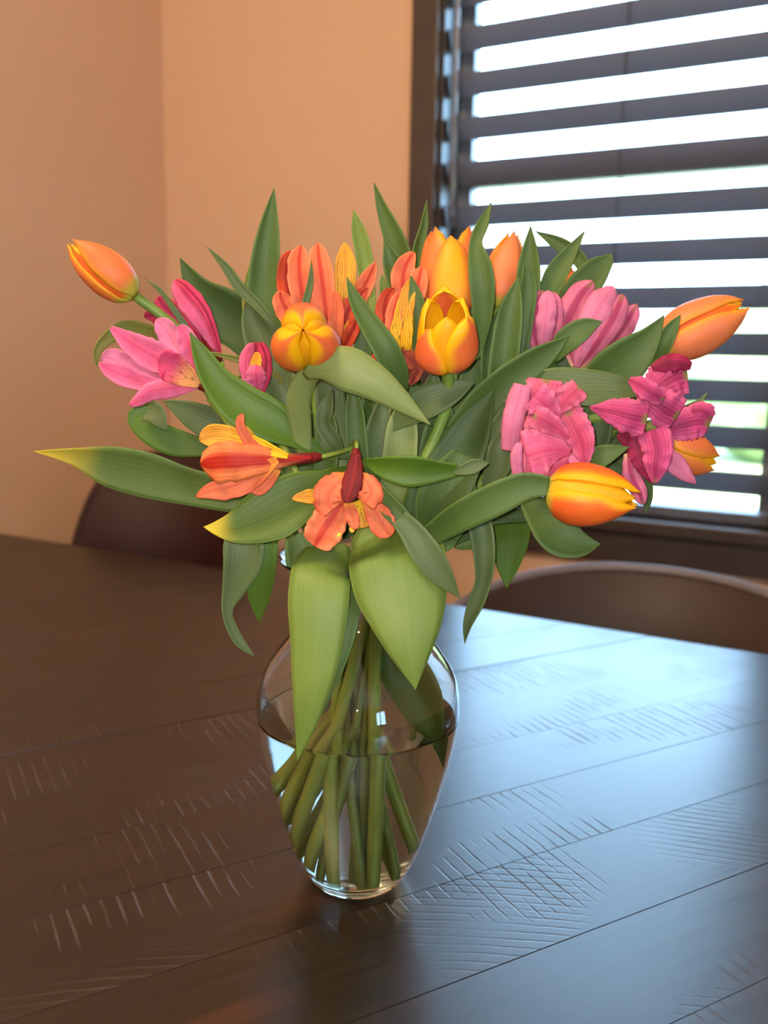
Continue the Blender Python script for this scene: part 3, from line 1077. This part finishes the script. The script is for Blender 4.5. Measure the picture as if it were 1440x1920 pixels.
# ------------------------------------------------------------------ the peruvian lilies
BL = dict(rnd=False, jag=.05, ripple=.06, rfreq=3.0, cup=-.06, m=14)
def o(pts, d): return [(x, y, w, d + (q[0] if q else 0)) for x, y, w, *q in pts]
lily('coral lily cluster with upright petals behind the round orange tulip', (612, 700, 0.5), foot(172, .030), [
  dict(base=(600, 662, 1.2), dir=(580, 560, 1), petals=[
    (o([(600,655,14),(552,575,40,-.8),(538,512,38,-1),(546,470,24,-1)],1), L_RED),
    (o([(598,655,14),(548,598,42,-.4),(528,562,36,-.3),(526,545,18,-.2)],1), L_COR),
    (o([(600,655,14),(576,590,38,.3),(563,530,46,.5),(561,485,40,.3),(565,460,22,0)],1), L_COR),
    (o([(608,660,14),(612,600,34,.6),(604,530,48,.8),(598,485,40,.6),(596,456,20,.2)],1), L_COR)], tubemat=TUBE_GRN),
  dict(base=(628, 675, 1.6), dir=(645, 560, 1), petals=[
    (o([(625,668,12),(640,590,34,0),(646,530,42,.2),(648,485,36,0),(645,455,12,-.4)],1), L_YEL),
    (o([(628,668,12),(655,590,30,-.4),(684,535,34,-.4),(704,492,12,-.2)],1), L_COR),
    (o([(630,670,12),(628,620,30,.8),(632,580,26,1.0),(628,545,12,.9)],1.2), L_CORP),
    (o([(632,676,12),(650,640,26,.6),(664,612,24,.8),(670,595,10,.9)],1.2), L_RED),
    (o([(628,672,12),(650,590,30,.3),(668,560,26,.3),(690,540,10,.2)],.8), L_RED)])])
lily('coral and yellow lily with withered red petals between the two front tulips', (752, 745, 1.5), foot(172, .016), [
  dict(base=(752, 700, 2.6), dir=(755, 560, 2), petals=[
    (o([(752,690,12),(735,640,30,.3),(722,590,36,.6),(726,556,26,.5),(738,540,12,.2)],2.4), L_RED),
    (o([(752,690,12),(738,640,26,.5),(738,590,30,.7),(748,548,16,.6)],2.6), L_COR),
    (o([(756,690,12),(752,640,40,.7),(757,590,36,.8),(768,540,24,.5),(774,520,8,.3)],2.6), L_YEL),
    (o([(760,690,10),(765,640,30,.4),(772,580,30,.3),(780,540,16,0)],2.2), L_CORP)]),
  dict(base=(766, 620, 0.5), dir=(768, 500, 0), petals=[
    (o([(768,610,12),(756,545,40,.3),(758,505,42,.4),(776,472,16,.2)],.6), L_COR),
    (o([(770,610,12),(780,550,36,.4),(786,520,34,.4),(792,500,14,.2)],.8), L_COR)]),
  dict(base=(744, 690, 3.0), dir=(775, 700, 4), tubemat=TUBE_RED, tube=.008, petals=[
    (o([(750,662,14),(770,674,30,.5),(782,695,26,.6),(768,722,10,.4)],3.2), L_WITH, dict(ripple=.14)),
    (o([(745,668,14),(757,690,22,.4),(768,708,18,.3)],3.2), L_WITH, dict(ripple=.12)),
    (o([(735,650,10),(712,665,24,.2),(706,690,20,.2),(722,708,12,.1)],2.2), L_RED)])])
lily('orange lily spray with red throats hanging over the front of the vase', (662, 838, 3.0), foot(185, .012), [
  dict(base=(592, 857, 5.2), dir=(450, 872, 7), tubemat=TUBE_RED, tube=.022, stamens=None, petals=[
    (o([(540,856,10),(490,838,28,-.5),(440,822,38,-.8),(400,818,44,-1),(374,826,24,-1)],7), L_YEL),
    (o([(520,862,12),(470,895,46,-.4),(425,915,44,-.2),(390,922,26,0),(368,932,10,0)],7), L_CORP, dict(ripple=.05)),
    (o([(586,857,9),(530,862,28,.4),(480,864,58,.8),(430,866,78,1.0),(392,868,72,.7),(376,870,40,.5)],6.2), L_TRUM, dict(cup=-.12, ripple=.05)),
    (o([(515,852,14),(478,838,18,0),(456,812,18,.2),(450,790,16,.3),(456,776,10,.2)],6.6), L_CORP),
    (o([(490,838,10),(470,822,20,0),(462,808,16,0),(458,800,8,0)],6.4), L_YEL),
    (o([(522,880,12),(502,908,18,0),(484,920,18,.2),(468,912,12,.4)],6.2), L_CORP)]),
  dict(base=(667, 850, 6.0), dir=(658, 940, 7.5), tubemat=TUBE_RED, tube=.020, petals=[
    (o([(668,850,16),(665,880,30,.2),(659,912,38,.4),(648,942,20,.6)],7.0), lily_mat('dark_red_lily_petal', (0.20,0.012,0.012), (0.42,0.02,0.015), .2, .5), dict(cup=-.1)),
    (o([(654,892,16),(636,904,44,.3),(618,924,58,.5),(616,944,52,.6),(624,956,34,.6)],6.9), L_CORP, dict(cup=-.06, ripple=.09, rnd=False, jag=.04)),
    (o([(674,890,14),(690,906,36,.3),(696,926,46,.4),(684,944,38,.5)],6.9), L_CORP, dict(cup=-.06, ripple=.09, rnd=False, jag=.04)),
    (o([(650,930,14),(612,932,30,.2),(578,931,26,.4),(548,935,8,.5)],6.4), L_YEL, dict(ripple=.06)),
    (o([(646,940,16),(624,968,60,.5),(604,1000,68,.8),(590,1024,44,.7)],6.4), L_COR, dict(ripple=.06)),
    (o([(684,935,16),(706,962,44,.4),(722,990,46,.6),(733,1005,18,.5)],6.4), L_CORP, dict(ripple=.04)),
    (o([(668,940,14),(679,965,34,.2),(686,988,28,.3)],6.2), L_YEL, dict(ripple=.06)),
    (o([(652,942,16),(660,968,26,.4),(668,992,12,.5)],6.8), L_CORP)],
    stamens=[((652, 950, 6.2), (646, 985, 6.8), (636, 1006, 7.2)), ((662, 955, 6.2), (662, 985, 6.6), (660, 992, 6.8))])])
PL = lily('bright pink open lily beside the leaning orange tulip bud', (392, 745, 2.2), foot(100, .020), [
  dict(base=(384, 726, 2.8), dir=(300, 680, 3.5), tubemat=TUBE_RED, petals=[
    (o([(366,708,14),(334,655,40,-.5),(308,615,38,-.6),(292,600,18,-.6)],3.0), L_PNKL),
    (o([(370,710,12),(361,672,32,0),(350,635,36,.1),(336,610,18,.1)],3.2), L_PNK),
    (o([(340,715,14),(295,712,30,-.2),(240,690,50,-.2),(208,672,42,-.1),(190,672,18,0)],3.4), L_PNKL),
    (o([(345,705,14),(296,672,56,.3),(248,645,44,.5),(208,614,8,.5)],3.6), L_PNK, dict(rnd=False)),
    (o([(345,718,12),(290,722,28,.4),(235,705,40,.5),(200,690,26,.5),(186,680,10,.5)],3.7), L_PNK),
    (o([(370,722,14),(320,728,36,.4),(284,734,34,.6),(258,752,20,.7),(243,760,12,.7)],3.8), L_PNK, dict(cup=-.12)),
    (o([(374,722,12),(340,700,48,.7),(312,684,56,1.0),(296,680,34,1.1)],4.0), L_PNKY, dict(cup=.22))]),
  dict(base=(408, 668, 0.5), dir=(340, 550, .5), tubemat=TUBE_RED, petals=[
    (o([(398,656,10),(350,612,36,-.6),(312,578,42,-.6),(296,556,20,-.6)],.4), L_PNKD),
    (o([(395,655,10),(330,612,26,-.8),(290,592,26,-.8),(270,594,14,-.8)],.4), L_PNKD),
    (o([(412,670,8),(396,630,28,.3),(370,585,46,.6),(346,552,44,.5),(326,526,20,.3)],.6), L_PNK, dict(cup=-.16)),
    (o([(414,670,6),(404,630,12,.5),(384,580,18,.8),(352,540,18,.8),(330,524,10,.5)],.8), L_PNKD, dict(cup=-.1))])])
lily('small half open pink lily bud among the leaves beside the round tulip', (500, 775, 0.5), foot(130, .032, .015), [
  dict(base=(484, 748, 1.5), dir=(476, 680, 1.5), tube=.006, petals=[
    (o([(482,742,14),(463,700,24,.2),(462,668,22,.3),(474,644,14,.3)],1.6), L_PNK, dict(cup=-.2)),
    (o([(486,742,14),(497,700,24,.1),(498,668,20,.2),(488,642,14,.2)],1.6), L_PNKD, dict(cup=-.2)),
    (o([(484,745,14),(482,700,34,-.3),(480,665,34,-.4),(480,642,18,-.4)],1.6), L_PNKD),
    (o([(484,735,12),(482,715,34,.5),(480,698,36,.7),(482,685,24,.6)],1.6), L_PNK, dict(cup=-.2)),
    (o([(480,738,8),(462,722,18,.6),(452,718,16,.7),(446,716,8,.7)],1.6), L_PNKL),
    (o([(478,705,8),(478,690,20,.4),(482,672,18,.3),(480,660,8,.2)],1.6), L_YEL)])])
lily('upright closed pink lilies with dark ribs in front of the blind', (1035, 720, -0.5), foot(285, .030), [
  dict(base=(1015, 676, 0.2), dir=(1020, 560, 0), petals=[
    (o([(1012,668,14),(1002,615,38,.3),(1008,570,38,.4),(1018,545,22,.2)],.5), L_PNKS, dict(cup=-.16)),
    (o([(1018,668,12),(1022,610,38,.5),(1026,565,36,.5),(1028,545,18,.3)],.6), L_PNKL, dict(cup=-.2)),
    (o([(1022,668,12),(1040,610,28,.3),(1042,570,24,.3),(1036,548,12,.2)],.6), L_PNKS, dict(cup=-.2))]),
  dict(base=(1080, 694, 0.4), dir=(1140, 560, 0), petals=[
    (o([(1078,688,12),(1062,620,40,-.2),(1084,560,52,-.3),(1112,528,22,-.4)],.5), L_PNKS, dict(cup=-.14)),
    (o([(1082,690,12),(1098,630,46,.5),(1124,575,56,.7),(1150,538,26,.4)],.6), L_PNKL, dict(cup=-.16)),
    (o([(1086,690,12),(1122,640,40,.6),(1152,590,46,.7),(1168,552,22,.4)],.6), L_PNKS, dict(cup=-.18)),
    (o([(1092,690,12),(1144,645,38,.2),(1178,598,38,.2),(1194,570,12,.1)],.6), L_PNKS, dict(cup=-.16))])])
lily('ruffled drooping pink lily just above the tulip lying on its side', (985, 850, 3.0), foot(225, .030), [
  dict(base=(1030, 835, 4.0), dir=(1040, 760, 6), tube=.010, petals=[
    (o([(1010,905,60),(1030,850,120),(1040,790,110),(1035,735,70)],4.6), L_RUF, dict(ripple=.06, cup=.05)),
    (o([(956,845,30),(960,800,40,.3),(972,750,42,.4),(980,722,34,.3)],5.6), L_PNKL, dict(cup=-.2, ripple=.02, rnd=False)),
    (o([(1044,790,10),(1026,752,52,.2),(1022,728,70,.3),(1024,712,66,.2)],5.4), L_RUF, BL),
    (o([(1048,792,8),(1030,768,46,.3),(1012,750,62,.5),(1002,742,60,.5)],6.1), L_PNK, BL),
    (o([(1044,776,8),(1062,750,42,.2),(1078,734,48,.3),(1086,726,40,.2)],5.6), L_RUF, BL),
    (o([(1066,822,8),(1042,802,34,.3),(1018,788,44,.5),(1000,780,40,.5)],6.4), L_RUF, BL),
    (o([(1096,872,14),(1092,832,50,.3),(1078,800,58,.4),(1064,772,50,.2)],5.4), L_RUF, BL),
    (o([(1070,848,10),(1044,842,50,.4),(1014,846,88,.6),(988,854,100,.5)],6.2), L_PNK, dict(BL, cup=-.10)),
    (o([(1066,866,10),(1046,884,42,.3),(1024,900,54,.4),(1014,908,50,.3)],6.0), L_RUF, BL),
    (o([(1072,850,8),(1078,880,28,.3),(1082,905,30,.2)],5.2), L_PNKL, BL),
    (o([(976,914,26),(970,885,20,.2),(968,855,22,.3),(974,830,12,.3)],6.3), L_PNKL, dict(cup=-.2))])])
lily('magenta lily cluster drooping at the bouquet edge in front of the blind', (1150, 810, 1.5), foot(275, .034, .014), [
  dict(base=(1186, 765, 2.5), dir=(1230, 740, 4), tube=.010, petals=[
    (o([(1212,748,26),(1240,722,74,.3),(1266,706,82,.4),(1288,702,74,.3)],3.2), L_MAG, BL),
    (o([(1222,690,10),(1250,682,34,.2),(1276,682,32,.3),(1296,686,14,.3)],3.4), L_MAGD, dict(BL, cup=-.14)),
    (o([(1106,764,3),(1146,771,46,.4),(1182,780,66,.6),(1212,786,70,.5)],4.6), L_MAG, dict(BL, cup=-.12)),
    (o([(1196,735,16),(1226,752,58,.5),(1252,770,72,.6),(1270,780,66,.4)],4.2), L_MAG, BL),
    (o([(1180,712,10),(1200,722,34,.5),(1224,738,36,.7),(1244,750,20,.5)],4.6), L_MAG, BL)]),
  dict(base=(1206, 800, 2.8), dir=(1300, 800, 4), tube=.010, petals=[
    (o([(1236,810,22),(1276,798,58,.4),(1310,790,66,.5),(1330,796,52,.4)],3.6), L_MAG, BL),
    (o([(1282,776,14),(1305,770,30,.4),(1322,772,34,.5),(1332,784,22,.4)],3.7), L_MAG, dict(BL, cup=-.16)),
    (o([(1236,845,20),(1262,866,38,.4),(1286,890,26,.5),(1304,906,4,.4)],4.2), L_PNKL, dict(rnd=False, cup=-.12))]),
  dict(base=(1190, 812, 2.8), dir=(1215, 880, 4.4), tube=.008, petals=[
    (o([(1160,812,18),(1186,826,44,.2),(1206,850,44,.3),(1226,880,20,.2)],3.8), L_MAGD, dict(ripple=.05)),
    (o([(1224,806,62,.2),(1233,840,58,.5),(1230,876,44,.6),(1228,906,8,.5)],4.8), L_MAG, dict(rnd=False, cup=-.10, jag=.03)),
    (o([(1190,815,26),(1206,850,52,.3),(1216,880,36,.4),(1226,906,6,.3)],4.6), L_MAGD, dict(rnd=False)),
    (o([(1178,850,16),(1184,890,32,.3),(1198,922,30,.4),(1206,946,14,.3)],4.4), L_PNKS, dict(cup=-.16))])])

# ------------------------------------------------------------------ leaves attach to the nearest stem of their kind
def leaf(strips, mat, kind='t', owner=None, th=.0007, **kw):
    b = strips[0][0]
    bp = P(b[0], b[1], b[3])
    best = None
    for s in STEMS:
        if kind and s['kind'] != kind: continue
        if owner is not None and s['thing'] is not owner: continue
        for i, p in enumerate(s['pts']):
            if p.z > bp.z + .01 or p.z < AX.z + .20: continue
            d = (p - bp).length + max(0, (bp.z - p.z)) * -.15
            if best is None or d < best[0]:
                best = (d, s, p)
    mb = MB()
    for i, st in enumerate(strips):
        k2 = dict(kw)
        if i == 0 and best is not None and kw.get('attach', True):
            k2['startpt'] = best[2]
        k2.pop('attach', None)
        blade_geo(mb, st, **k2)
    t = best[1]['thing'] if best else STEMS[0]['thing']
    o = mb.build('leaf', mat, t, origin=t.location)
    solid(o, th)
    return o

T = {}
for s in STEMS: T[s['thing']['label'][:22]] = s['thing']
def d(pts): return [pts]
# left side
leaf(d([(520,935,40,1.5),(440,930,62,2),(350,912,70,2),(270,890,84,2),(200,874,74,2),(140,857,34,2),(62,846,0,2)]), G_YTIP, 'a', cup=.10, ripple=.02, rfreq=2, roll=15)
leaf(d([(612,895,30,4.5),(568,922,84,5.2),(512,958,108,5.8),(450,985,70,6),(412,990,34,6),(381,988,0,6)]), G_YTIP2, 'a', cup=.10, roll=-12)
leaf(d([(400,842,24,0),(330,830,52,.2),(280,808,46,.2),(256,782,34,0),(275,764,22,-.3),(292,762,6,-.4)]), G_BRIGHT, 'a', cup=.05)
leaf(d([(276,768,44,.4),(290,776,40,.6),(302,792,24,.8),(313,808,0,.9)]), G_GREY, 'a', cup=.1, attach=False)
leaf(d([(455,845,30,.5),(410,805,62,.6),(365,780,52,.6),(330,762,26,.5),(306,752,0,.4)]), G_GREY, 'a', cup=.1)
leaf(d([(500,690,40,-2),(458,618,92,-2.5),(415,585,92,-2.6),(372,545,54,-2.6),(337,483,0,-2.8)]), G_DARK, 't', cup=.16, roll=10)
leaf(d([(600,850,18,3),(562,822,40,3.4),(510,790,76,3.8),(452,758,80,4),(405,712,56,4),(378,665,34,4),(356,622,0,4)]), G_BRIGHT, 'a', cup=.14, roll=-8)
leaf(d([(560,830,34,.2),(536,745,60,0),(512,670,70,-.2),(497,590,70,-.5),(496,510,58,-1),(504,430,38,-1.2),(514,352,0,-1.5)]), G_MID, 't', cup=.2)
leaf(d([(500,660,50,-1),(478,590,44,-1.2),(474,530,32,-1.5),(485,455,0,-1.8)]), G_YEL, 't', cup=.15)
leaf(d([(548,770,40,1.0),(522,715,68,1.0),(495,650,66,.8),(474,600,44,.6),(462,560,0,.4)]), G_GREY, 't', cup=.18)
leaf(d([(535,640,8,.8),(510,605,12,1.2),(482,572,18,1.2),(450,540,20,1.2),(424,502,15,1.2),(388,462,0,1.2)]), G_GREY, 'a', cup=.2)
leaf(d([(395,680,10,2),(365,640,11,2.2),(345,608,12,2.4),(322,574,10,2.6),(300,545,7,2.6),(272,522,0,2.6)]), G_GREY, 'a', cup=.2)
leaf(d([(330,650,24,.5),(285,630,36,.2),(235,618,34,0),(200,636,22,0),(182,660,14,.2),(182,690,0,.2)]), G_YEL, 'a', cup=.12)
leaf(d([(520,705,10,1.0),(470,682,13,1.2),(430,670,10,1.4),(395,662,4,1.6)]), G_YEL, 'a', cup=.2)
leaf(d([(470,860,30,1),(430,835,60,.5),(395,800,50,.2),(360,770,0,0)]), G_DARK, 'a', cup=.1)
leaf(d([(470,840,40,1.2),(440,790,62,1),(420,745,50,.8),(400,700,0,.6)]), G_GREY, 'a', cup=.12)
# top
leaf(d([(690,580,30,-4),(686,505,30,-5),(680,465,31,-5.2),(671,428,24,-5.4),(663,393,0,-5.6)]), G_PALE, 't', cup=.2)
leaf(d([(772,590,34,-4),(755,495,40,-4.5),(738,445,38,-4.8),(716,390,20,-5),(701,342,0,-5)]), G_MID, 't', cup=.22, roll=14)
leaf(d([(788,570,30,-2),(784,505,28,-2.4),(786,465,22,-2.6),(796,420,14,-2.8),(800,374,0,-3)]), G_MID, 't', cup=.24, roll=-16)
leaf(d([(764,610,30,.4),(748,535,40,.2),(735,492,34,0),(720,446,0,0)]), G_MID, 't', cup=.2)
leaf(d([(730,620,16,.2),(723,570,18,0),(718,530,12,0),(716,515,0,0)]), G_PALE, 't', cup=.2)
leaf(d([(578,620,12,1.8),(572,580,14,2.4),(582,530,11,2.2),(584,488,0,2)]), G_GREY, 'a', cup=.2)
leaf(d([(895,660,18,1.2),(904,600,34,1.8),(905,545,46,2.2),(900,500,44,2.2),(892,456,24,1.8),(905,420,22,1.4),(922,378,0,1)]), G_MID, 't', cup=.14, twist=20)
leaf(d([(786,650,26,2.8),(784,590,34,3.2),(778,552,24,3.2),(770,516,0,3.2)]), G_MID, 't', cup=.16)
leaf(d([(755,735,18,3.0),(745,700,42,4.2),(722,652,48,4.8),(690,602,38,4.6),(666,560,24,4.4),(650,519,0,4.2)]), G_MID, 't', cup=.18, roll=-10)
leaf([[(572,850,26,3.2),(564,800,40,3.8),(560,750,44,4.6),(572,712,40,5.4),(592,694,34,6.0)],
      [(572,706,14,5.8),(600,690,50,6.6),(645,690,82,7.0),(700,716,68,7.0),(756,756,38,6.8),(808,797,0,6.6)]], G_FOLD, 't', cup=-.10)
leaf(d([(735,798,22,2.4),(790,758,62,3.2),(838,738,50,3.4),(870,724,26,3.4),(890,718,0,3.4)]), G_GREY, 'a', cup=.08, roll=10)
leaf(d([(640,852,12,3.2),(626,830,30,3.6),(606,795,28,3.8),(612,760,26,3.9),(624,728,0,3.6)]), G_GREY, 'a', cup=.2, twist=60)
# centre
leaf(d([(860,820,60,1.8),(900,765,64,2.2),(950,718,62,2.6),(1005,678,52,2.8),(1040,652,28,2.8),(1068,629,0,2.8)]), G_MID, 't', cup=.12, roll=-14)
leaf(d([(790,1020,30,2.5),(800,960,92,3),(832,905,106,3),(862,850,92,2.8),(892,792,62,2.6),(928,728,0,2.4)]), G_DARK, 't', cup=.14, roll=12)
leaf(d([(820,1010,70,2.6),(835,945,112,3.2),(852,890,84,3.2),(868,850,40,3)]), G_MID, 't', cup=.12)
leaf(d([(660,872,8,5),(688,868,14,5.6),(722,878,42,6.2),(770,884,58,6.4),(822,884,38,6.2),(858,882,20,6)]), G_BRIGHT, 'a', cup=.14, roll=-18)
leaf(d([(850,884,10,6),(872,880,22,6.2),(892,873,26,6.2),(918,868,0,6.2)]), G_GREY, 'a', cup=.14, attach=False)
leaf(d([(796,1012,36,4.8),(862,970,56,6.6),(930,936,62,7.3),(985,912,52,7.6),(1030,912,34,7.8)]), G_MID, 't', cup=.10, roll=-10)
leaf(d([(690,880,12,5),(706,920,34,6),(738,958,40,6.8),(758,978,36,7)]), G_DARK, 'a', cup=.16)
leaf(d([(748,972,34,7),(770,995,46,7.2),(798,1036,56,7.4),(830,1080,42,7.4),(863,1122,0,7.2)]), G_GREY, 'a', cup=.12, attach=False)
# hanging over the lip
leaf(d([(620,1036,84,3.4),(608,1058,106,5.2),(601,1080,112,6.4),(597,1130,114,7.2),(594,1200,100,7.7),(585,1280,76,8.0),(572,1360,40,7.9),(557,1427,0,7.7)]), G_PALE, 't', cup=-.08, roll=-6, n=34)
leaf(d([(730,1002,150,3.4),(738,1024,176,5.2),(744,1046,184,6.3),(752,1100,178,7.0),(762,1155,146,7.5),(770,1220,86,7.9),(779,1293,0,8.0)]), G_PALE, 't', cup=-.09, roll=6, n=34)
leaf(d([(645,1040,30,2.6),(654,1080,40,4.5),(652,1150,44,6.2),(640,1220,34,7.0),(612,1310,12,7.4),(600,1345,0,7.5)]), G_MID, 't', cup=.1)
leaf(d([(520,985,40,2),(492,1010,62,2.6),(490,1060,56,2.8),(486,1120,40,2.6),(486,1168,0,2.4)]), G_BRIGHT, 'a', cup=.1)
leaf(d([(500,975,30,2.5),(462,1006,72,3),(455,1055,72,3.2),(440,1100,46,3.2),(426,1145,20,3.2),(438,1185,20,3.2),(455,1210,16,3.2),(478,1232,0,3.2)]), G_GREY, 'a', cup=.12, twist=30)
leaf(d([(905,940,50,-.5),(950,962,72,-.8),(957,1005,70,-1),(952,1055,48,-1),(950,1104,0,-1)]), G_BRIGHT, 't', cup=.1)
leaf(d([(880,950,30,1.8),(900,985,44,2.6),(908,1040,40,2.8),(906,1090,30,2.8),(892,1130,30,2.8),(876,1172,16,2.8),(871,1207,0,2.8)]), G_GREY, 'a', cup=.22, twist=-50)
leaf(d([(905,995,22,.8),(885,1010,40,.8),(866,1022,20,.8),(852,1028,0,.8)]), G_BRIGHT, 'a', cup=.1)
leaf(d([(840,1010,30,1),(880,985,50,1.2),(920,965,40,1.2),(1000,968,18,1.2),(1012,966,0,1.2)]), G_DARK, 't', cup=.1)
leaf(d([(985,930,30,3.0),(1022,972,66,4.0),(1050,1005,74,4.6),(1088,1020,50,4.8),(1126,1020,0,4.8)]), G_MID, 't', cup=.12, roll=12)
# right side
leaf(d([(960,735,24,2),(1030,716,50,3),(1095,726,68,3.6),(1150,729,56,3.8),(1190,730,28,3.8),(1220,729,0,3.8)]), G_GREY, 'a', cup=.08, roll=12)
leaf(d([(1105,735,50,1.5),(1140,705,84,2.2),(1180,672,82,2.8),(1216,635,46,3),(1246,590,0,3.2)]), G_MID, 't', cup=.12, roll=-10)
leaf(d([(1225,675,28,1.6),(1242,648,32,2.2),(1260,615,24,2.4),(1276,590,0,2.4)]), G_MID, 't', cup=.16)
leaf(d([(1035,672,24,1.2),(1065,636,46,1.8),(1098,614,36,2),(1130,603,0,2)]), G_MID, 't', cup=.1)
leaf(d([(1055,600,40,-2.4),(1086,548,62,-2.6),(1118,508,50,-2.8),(1138,488,26,-2.8),(1143,476,8,-2.8)]), G_MID, 't', cup=.14)
leaf(d([(1020,575,34,-1.2),(1042,515,42,-1.4),(1070,472,24,-1.6),(1097,432,0,-1.8)]), G_MID, 't', cup=.2, roll=12)
leaf(d([(1108,560,20,-3.5),(1098,508,24,-4),(1078,478,26,-4.4),(1046,456,24,-4.6),(1003,433,0,-4.8)]), G_MID, 't', cup=.16)
leaf(d([(985,620,40,-.6),(990,530,46,-.8),(993,472,30,-1),(995,423,0,-1)]), G_MID, 't', cup=.2)
leaf(d([(968,700,24,.8),(976,640,34,1),(986,580,34,1),(991,530,30,1),(983,488,0,1)]), G_MID, 't', cup=.2, roll=-12)
leaf(d([(930,780,40,1.4),(940,715,52,1.6),(948,650,54,1.7),(958,580,44,1.8),(973,518,0,1.8)]), G_MID, 't', cup=.2)
leaf(d([(925,760,24,1.0),(918,690,34,1.2),(924,630,30,1.2),(932,585,0,1.2)]), G_DARK, 't', cup=.2)
leaf(d([(860,650,40,.8),(866,590,40,1.2),(872,550,26,1.2),(881,510,0,1.2)]), G_MID, 't', cup=.14)
leaf(d([(1078,885,30,4.2),(1108,864,46,5),(1142,850,34,5.4),(1181,838,0,5.4)]), G_MID, 'a', cup=.08)
leaf(d([(1090,880,40,1.5),(1112,830,60,1.8),(1120,780,50,1.8),(1105,740,0,1.6)]), G_DARK, 'a', cup=.12)
leaf(d([(1110,900,50,1),(1145,860,70,1),(1165,815,50,1),(1150,770,0,1)]), G_DARK, 'a', cup=.12)
leaf(d([(1262,775,5,3),(1290,762,8,3.4),(1312,752,7,3.4),(1326,737,3,3.4)]), G_GREY, 'a', cup=.2)
leaf(d([(1190,890,20,2),(1208,905,26,2),(1214,935,18,2),(1210,966,0,2)]), G_DARK, 'a', cup=.1)
leaf(d([(920,905,34,3),(935,868,50,3.2),(940,835,44,3.2),(955,800,0,3)]), G_GREY, 'a', cup=.14)
leaf(d([(905,840,30,2.4),(935,805,40,2.8),(960,770,34,2.8),(990,745,0,2.8)]), G_GREY, 'a', cup=.14)
leaf(d([(560,1000,50,1.8),(572,1045,74,2.2),(585,1090,60,2.4),(600,1120,30,2.4)]), G_MID, 't', cup=.14, attach=False)
# in the vase, seen through the glass
leaf(d([(725,1190,50,1.0),(752,1250,84,1.8),(785,1310,84,2.4),(808,1370,46,2.6),(824,1440,0,2.6)]), G_BRIGHT, 't', cup=.14, attach=False)
leaf(d([(1040,765,40,0),(1082,722,64,-.4),(1128,694,54,-.6),(1170,668,0,-.6)]), G_DARK, 't', cup=.12)
leaf(d([(1080,835,50,.6),(1135,802,74,.8),(1185,772,60,.8),(1222,735,0,.8)]), G_DARK, 'a', cup=.12)
leaf(d([(1075,800,40,.4),(1110,770,60,.6),(1160,752,44,.6),(1200,745,0,.6)]), G_MID, 'a', cup=.12)
leaf(d([(1010,765,40,-.5),(1042,705,62,-1),(1074,660,54,-1),(1104,615,0,-1)]), G_DARK, 't', cup=.12)
leaf(d([(735,1000,36,1.6),(744,920,58,2.2),(750,850,64,2.4),(756,790,52,2.4),(766,735,0,2.2)]), G_FOLD, 't', cup=.14)
leaf(d([(690,960,30,2.2),(676,890,38,2.6),(668,820,40,2.6),(664,760,32,2.6),(660,715,0,2.4)]), G_MID, 't', cup=.18)
leaf(d([(600,960,30,2.4),(610,880,42,2.7),(612,800,40,2.7),(606,740,0,2.6)]), G_MID, 't', cup=.18, roll=14)
leaf(d([(700,940,24,1.6),(704,870,46,2.0),(712,800,48,2.0),(722,730,0,1.8)]), G_GREY, 't', cup=.18, roll=-12)
leaf(d([(800,960,40,1.4),(812,880,60,1.8),(826,800,56,1.8),(842,740,0,1.6)]), G_MID, 't', cup=.16)
leaf(d([(690,1010,60,2.6),(700,975,64,3.0),(706,935,50,3.2),(700,900,0,3.2)]), G_MID, 't', cup=.12)
# deeper leaves filling the middle of the bunch
rf = random.Random(21)
for i in range(26):
    x0 = 560 + 330 * ((i * .618) % 1.0)
    y0 = rf.uniform(930, 1010)
    yt = rf.uniform(590, 800)
    lean = (x0 - 720) * rf.uniform(.2, .55) + rf.uniform(-25, 25)
    of = rf.uniform(-4.0, 1.5)
    w = rf.uniform(38, 66)
    leaf(d([(x0, y0, w * .5, of * .4 + .5), (x0 + lean * .3, y0 + (yt - y0) * .3, w * .9, of * .7), (x0 + lean * .6, y0 + (yt - y0) * .6, w, of),
            (x0 + lean * .85, y0 + (yt - y0) * .85, w * .6, of), (x0 + lean, yt, 0, of)]),
         (G_MID, G_DARK, G_GREY, G_DARK)[i % 4], 't', cup=rf.uniform(.1, .22), roll=rf.uniform(-20, 20))
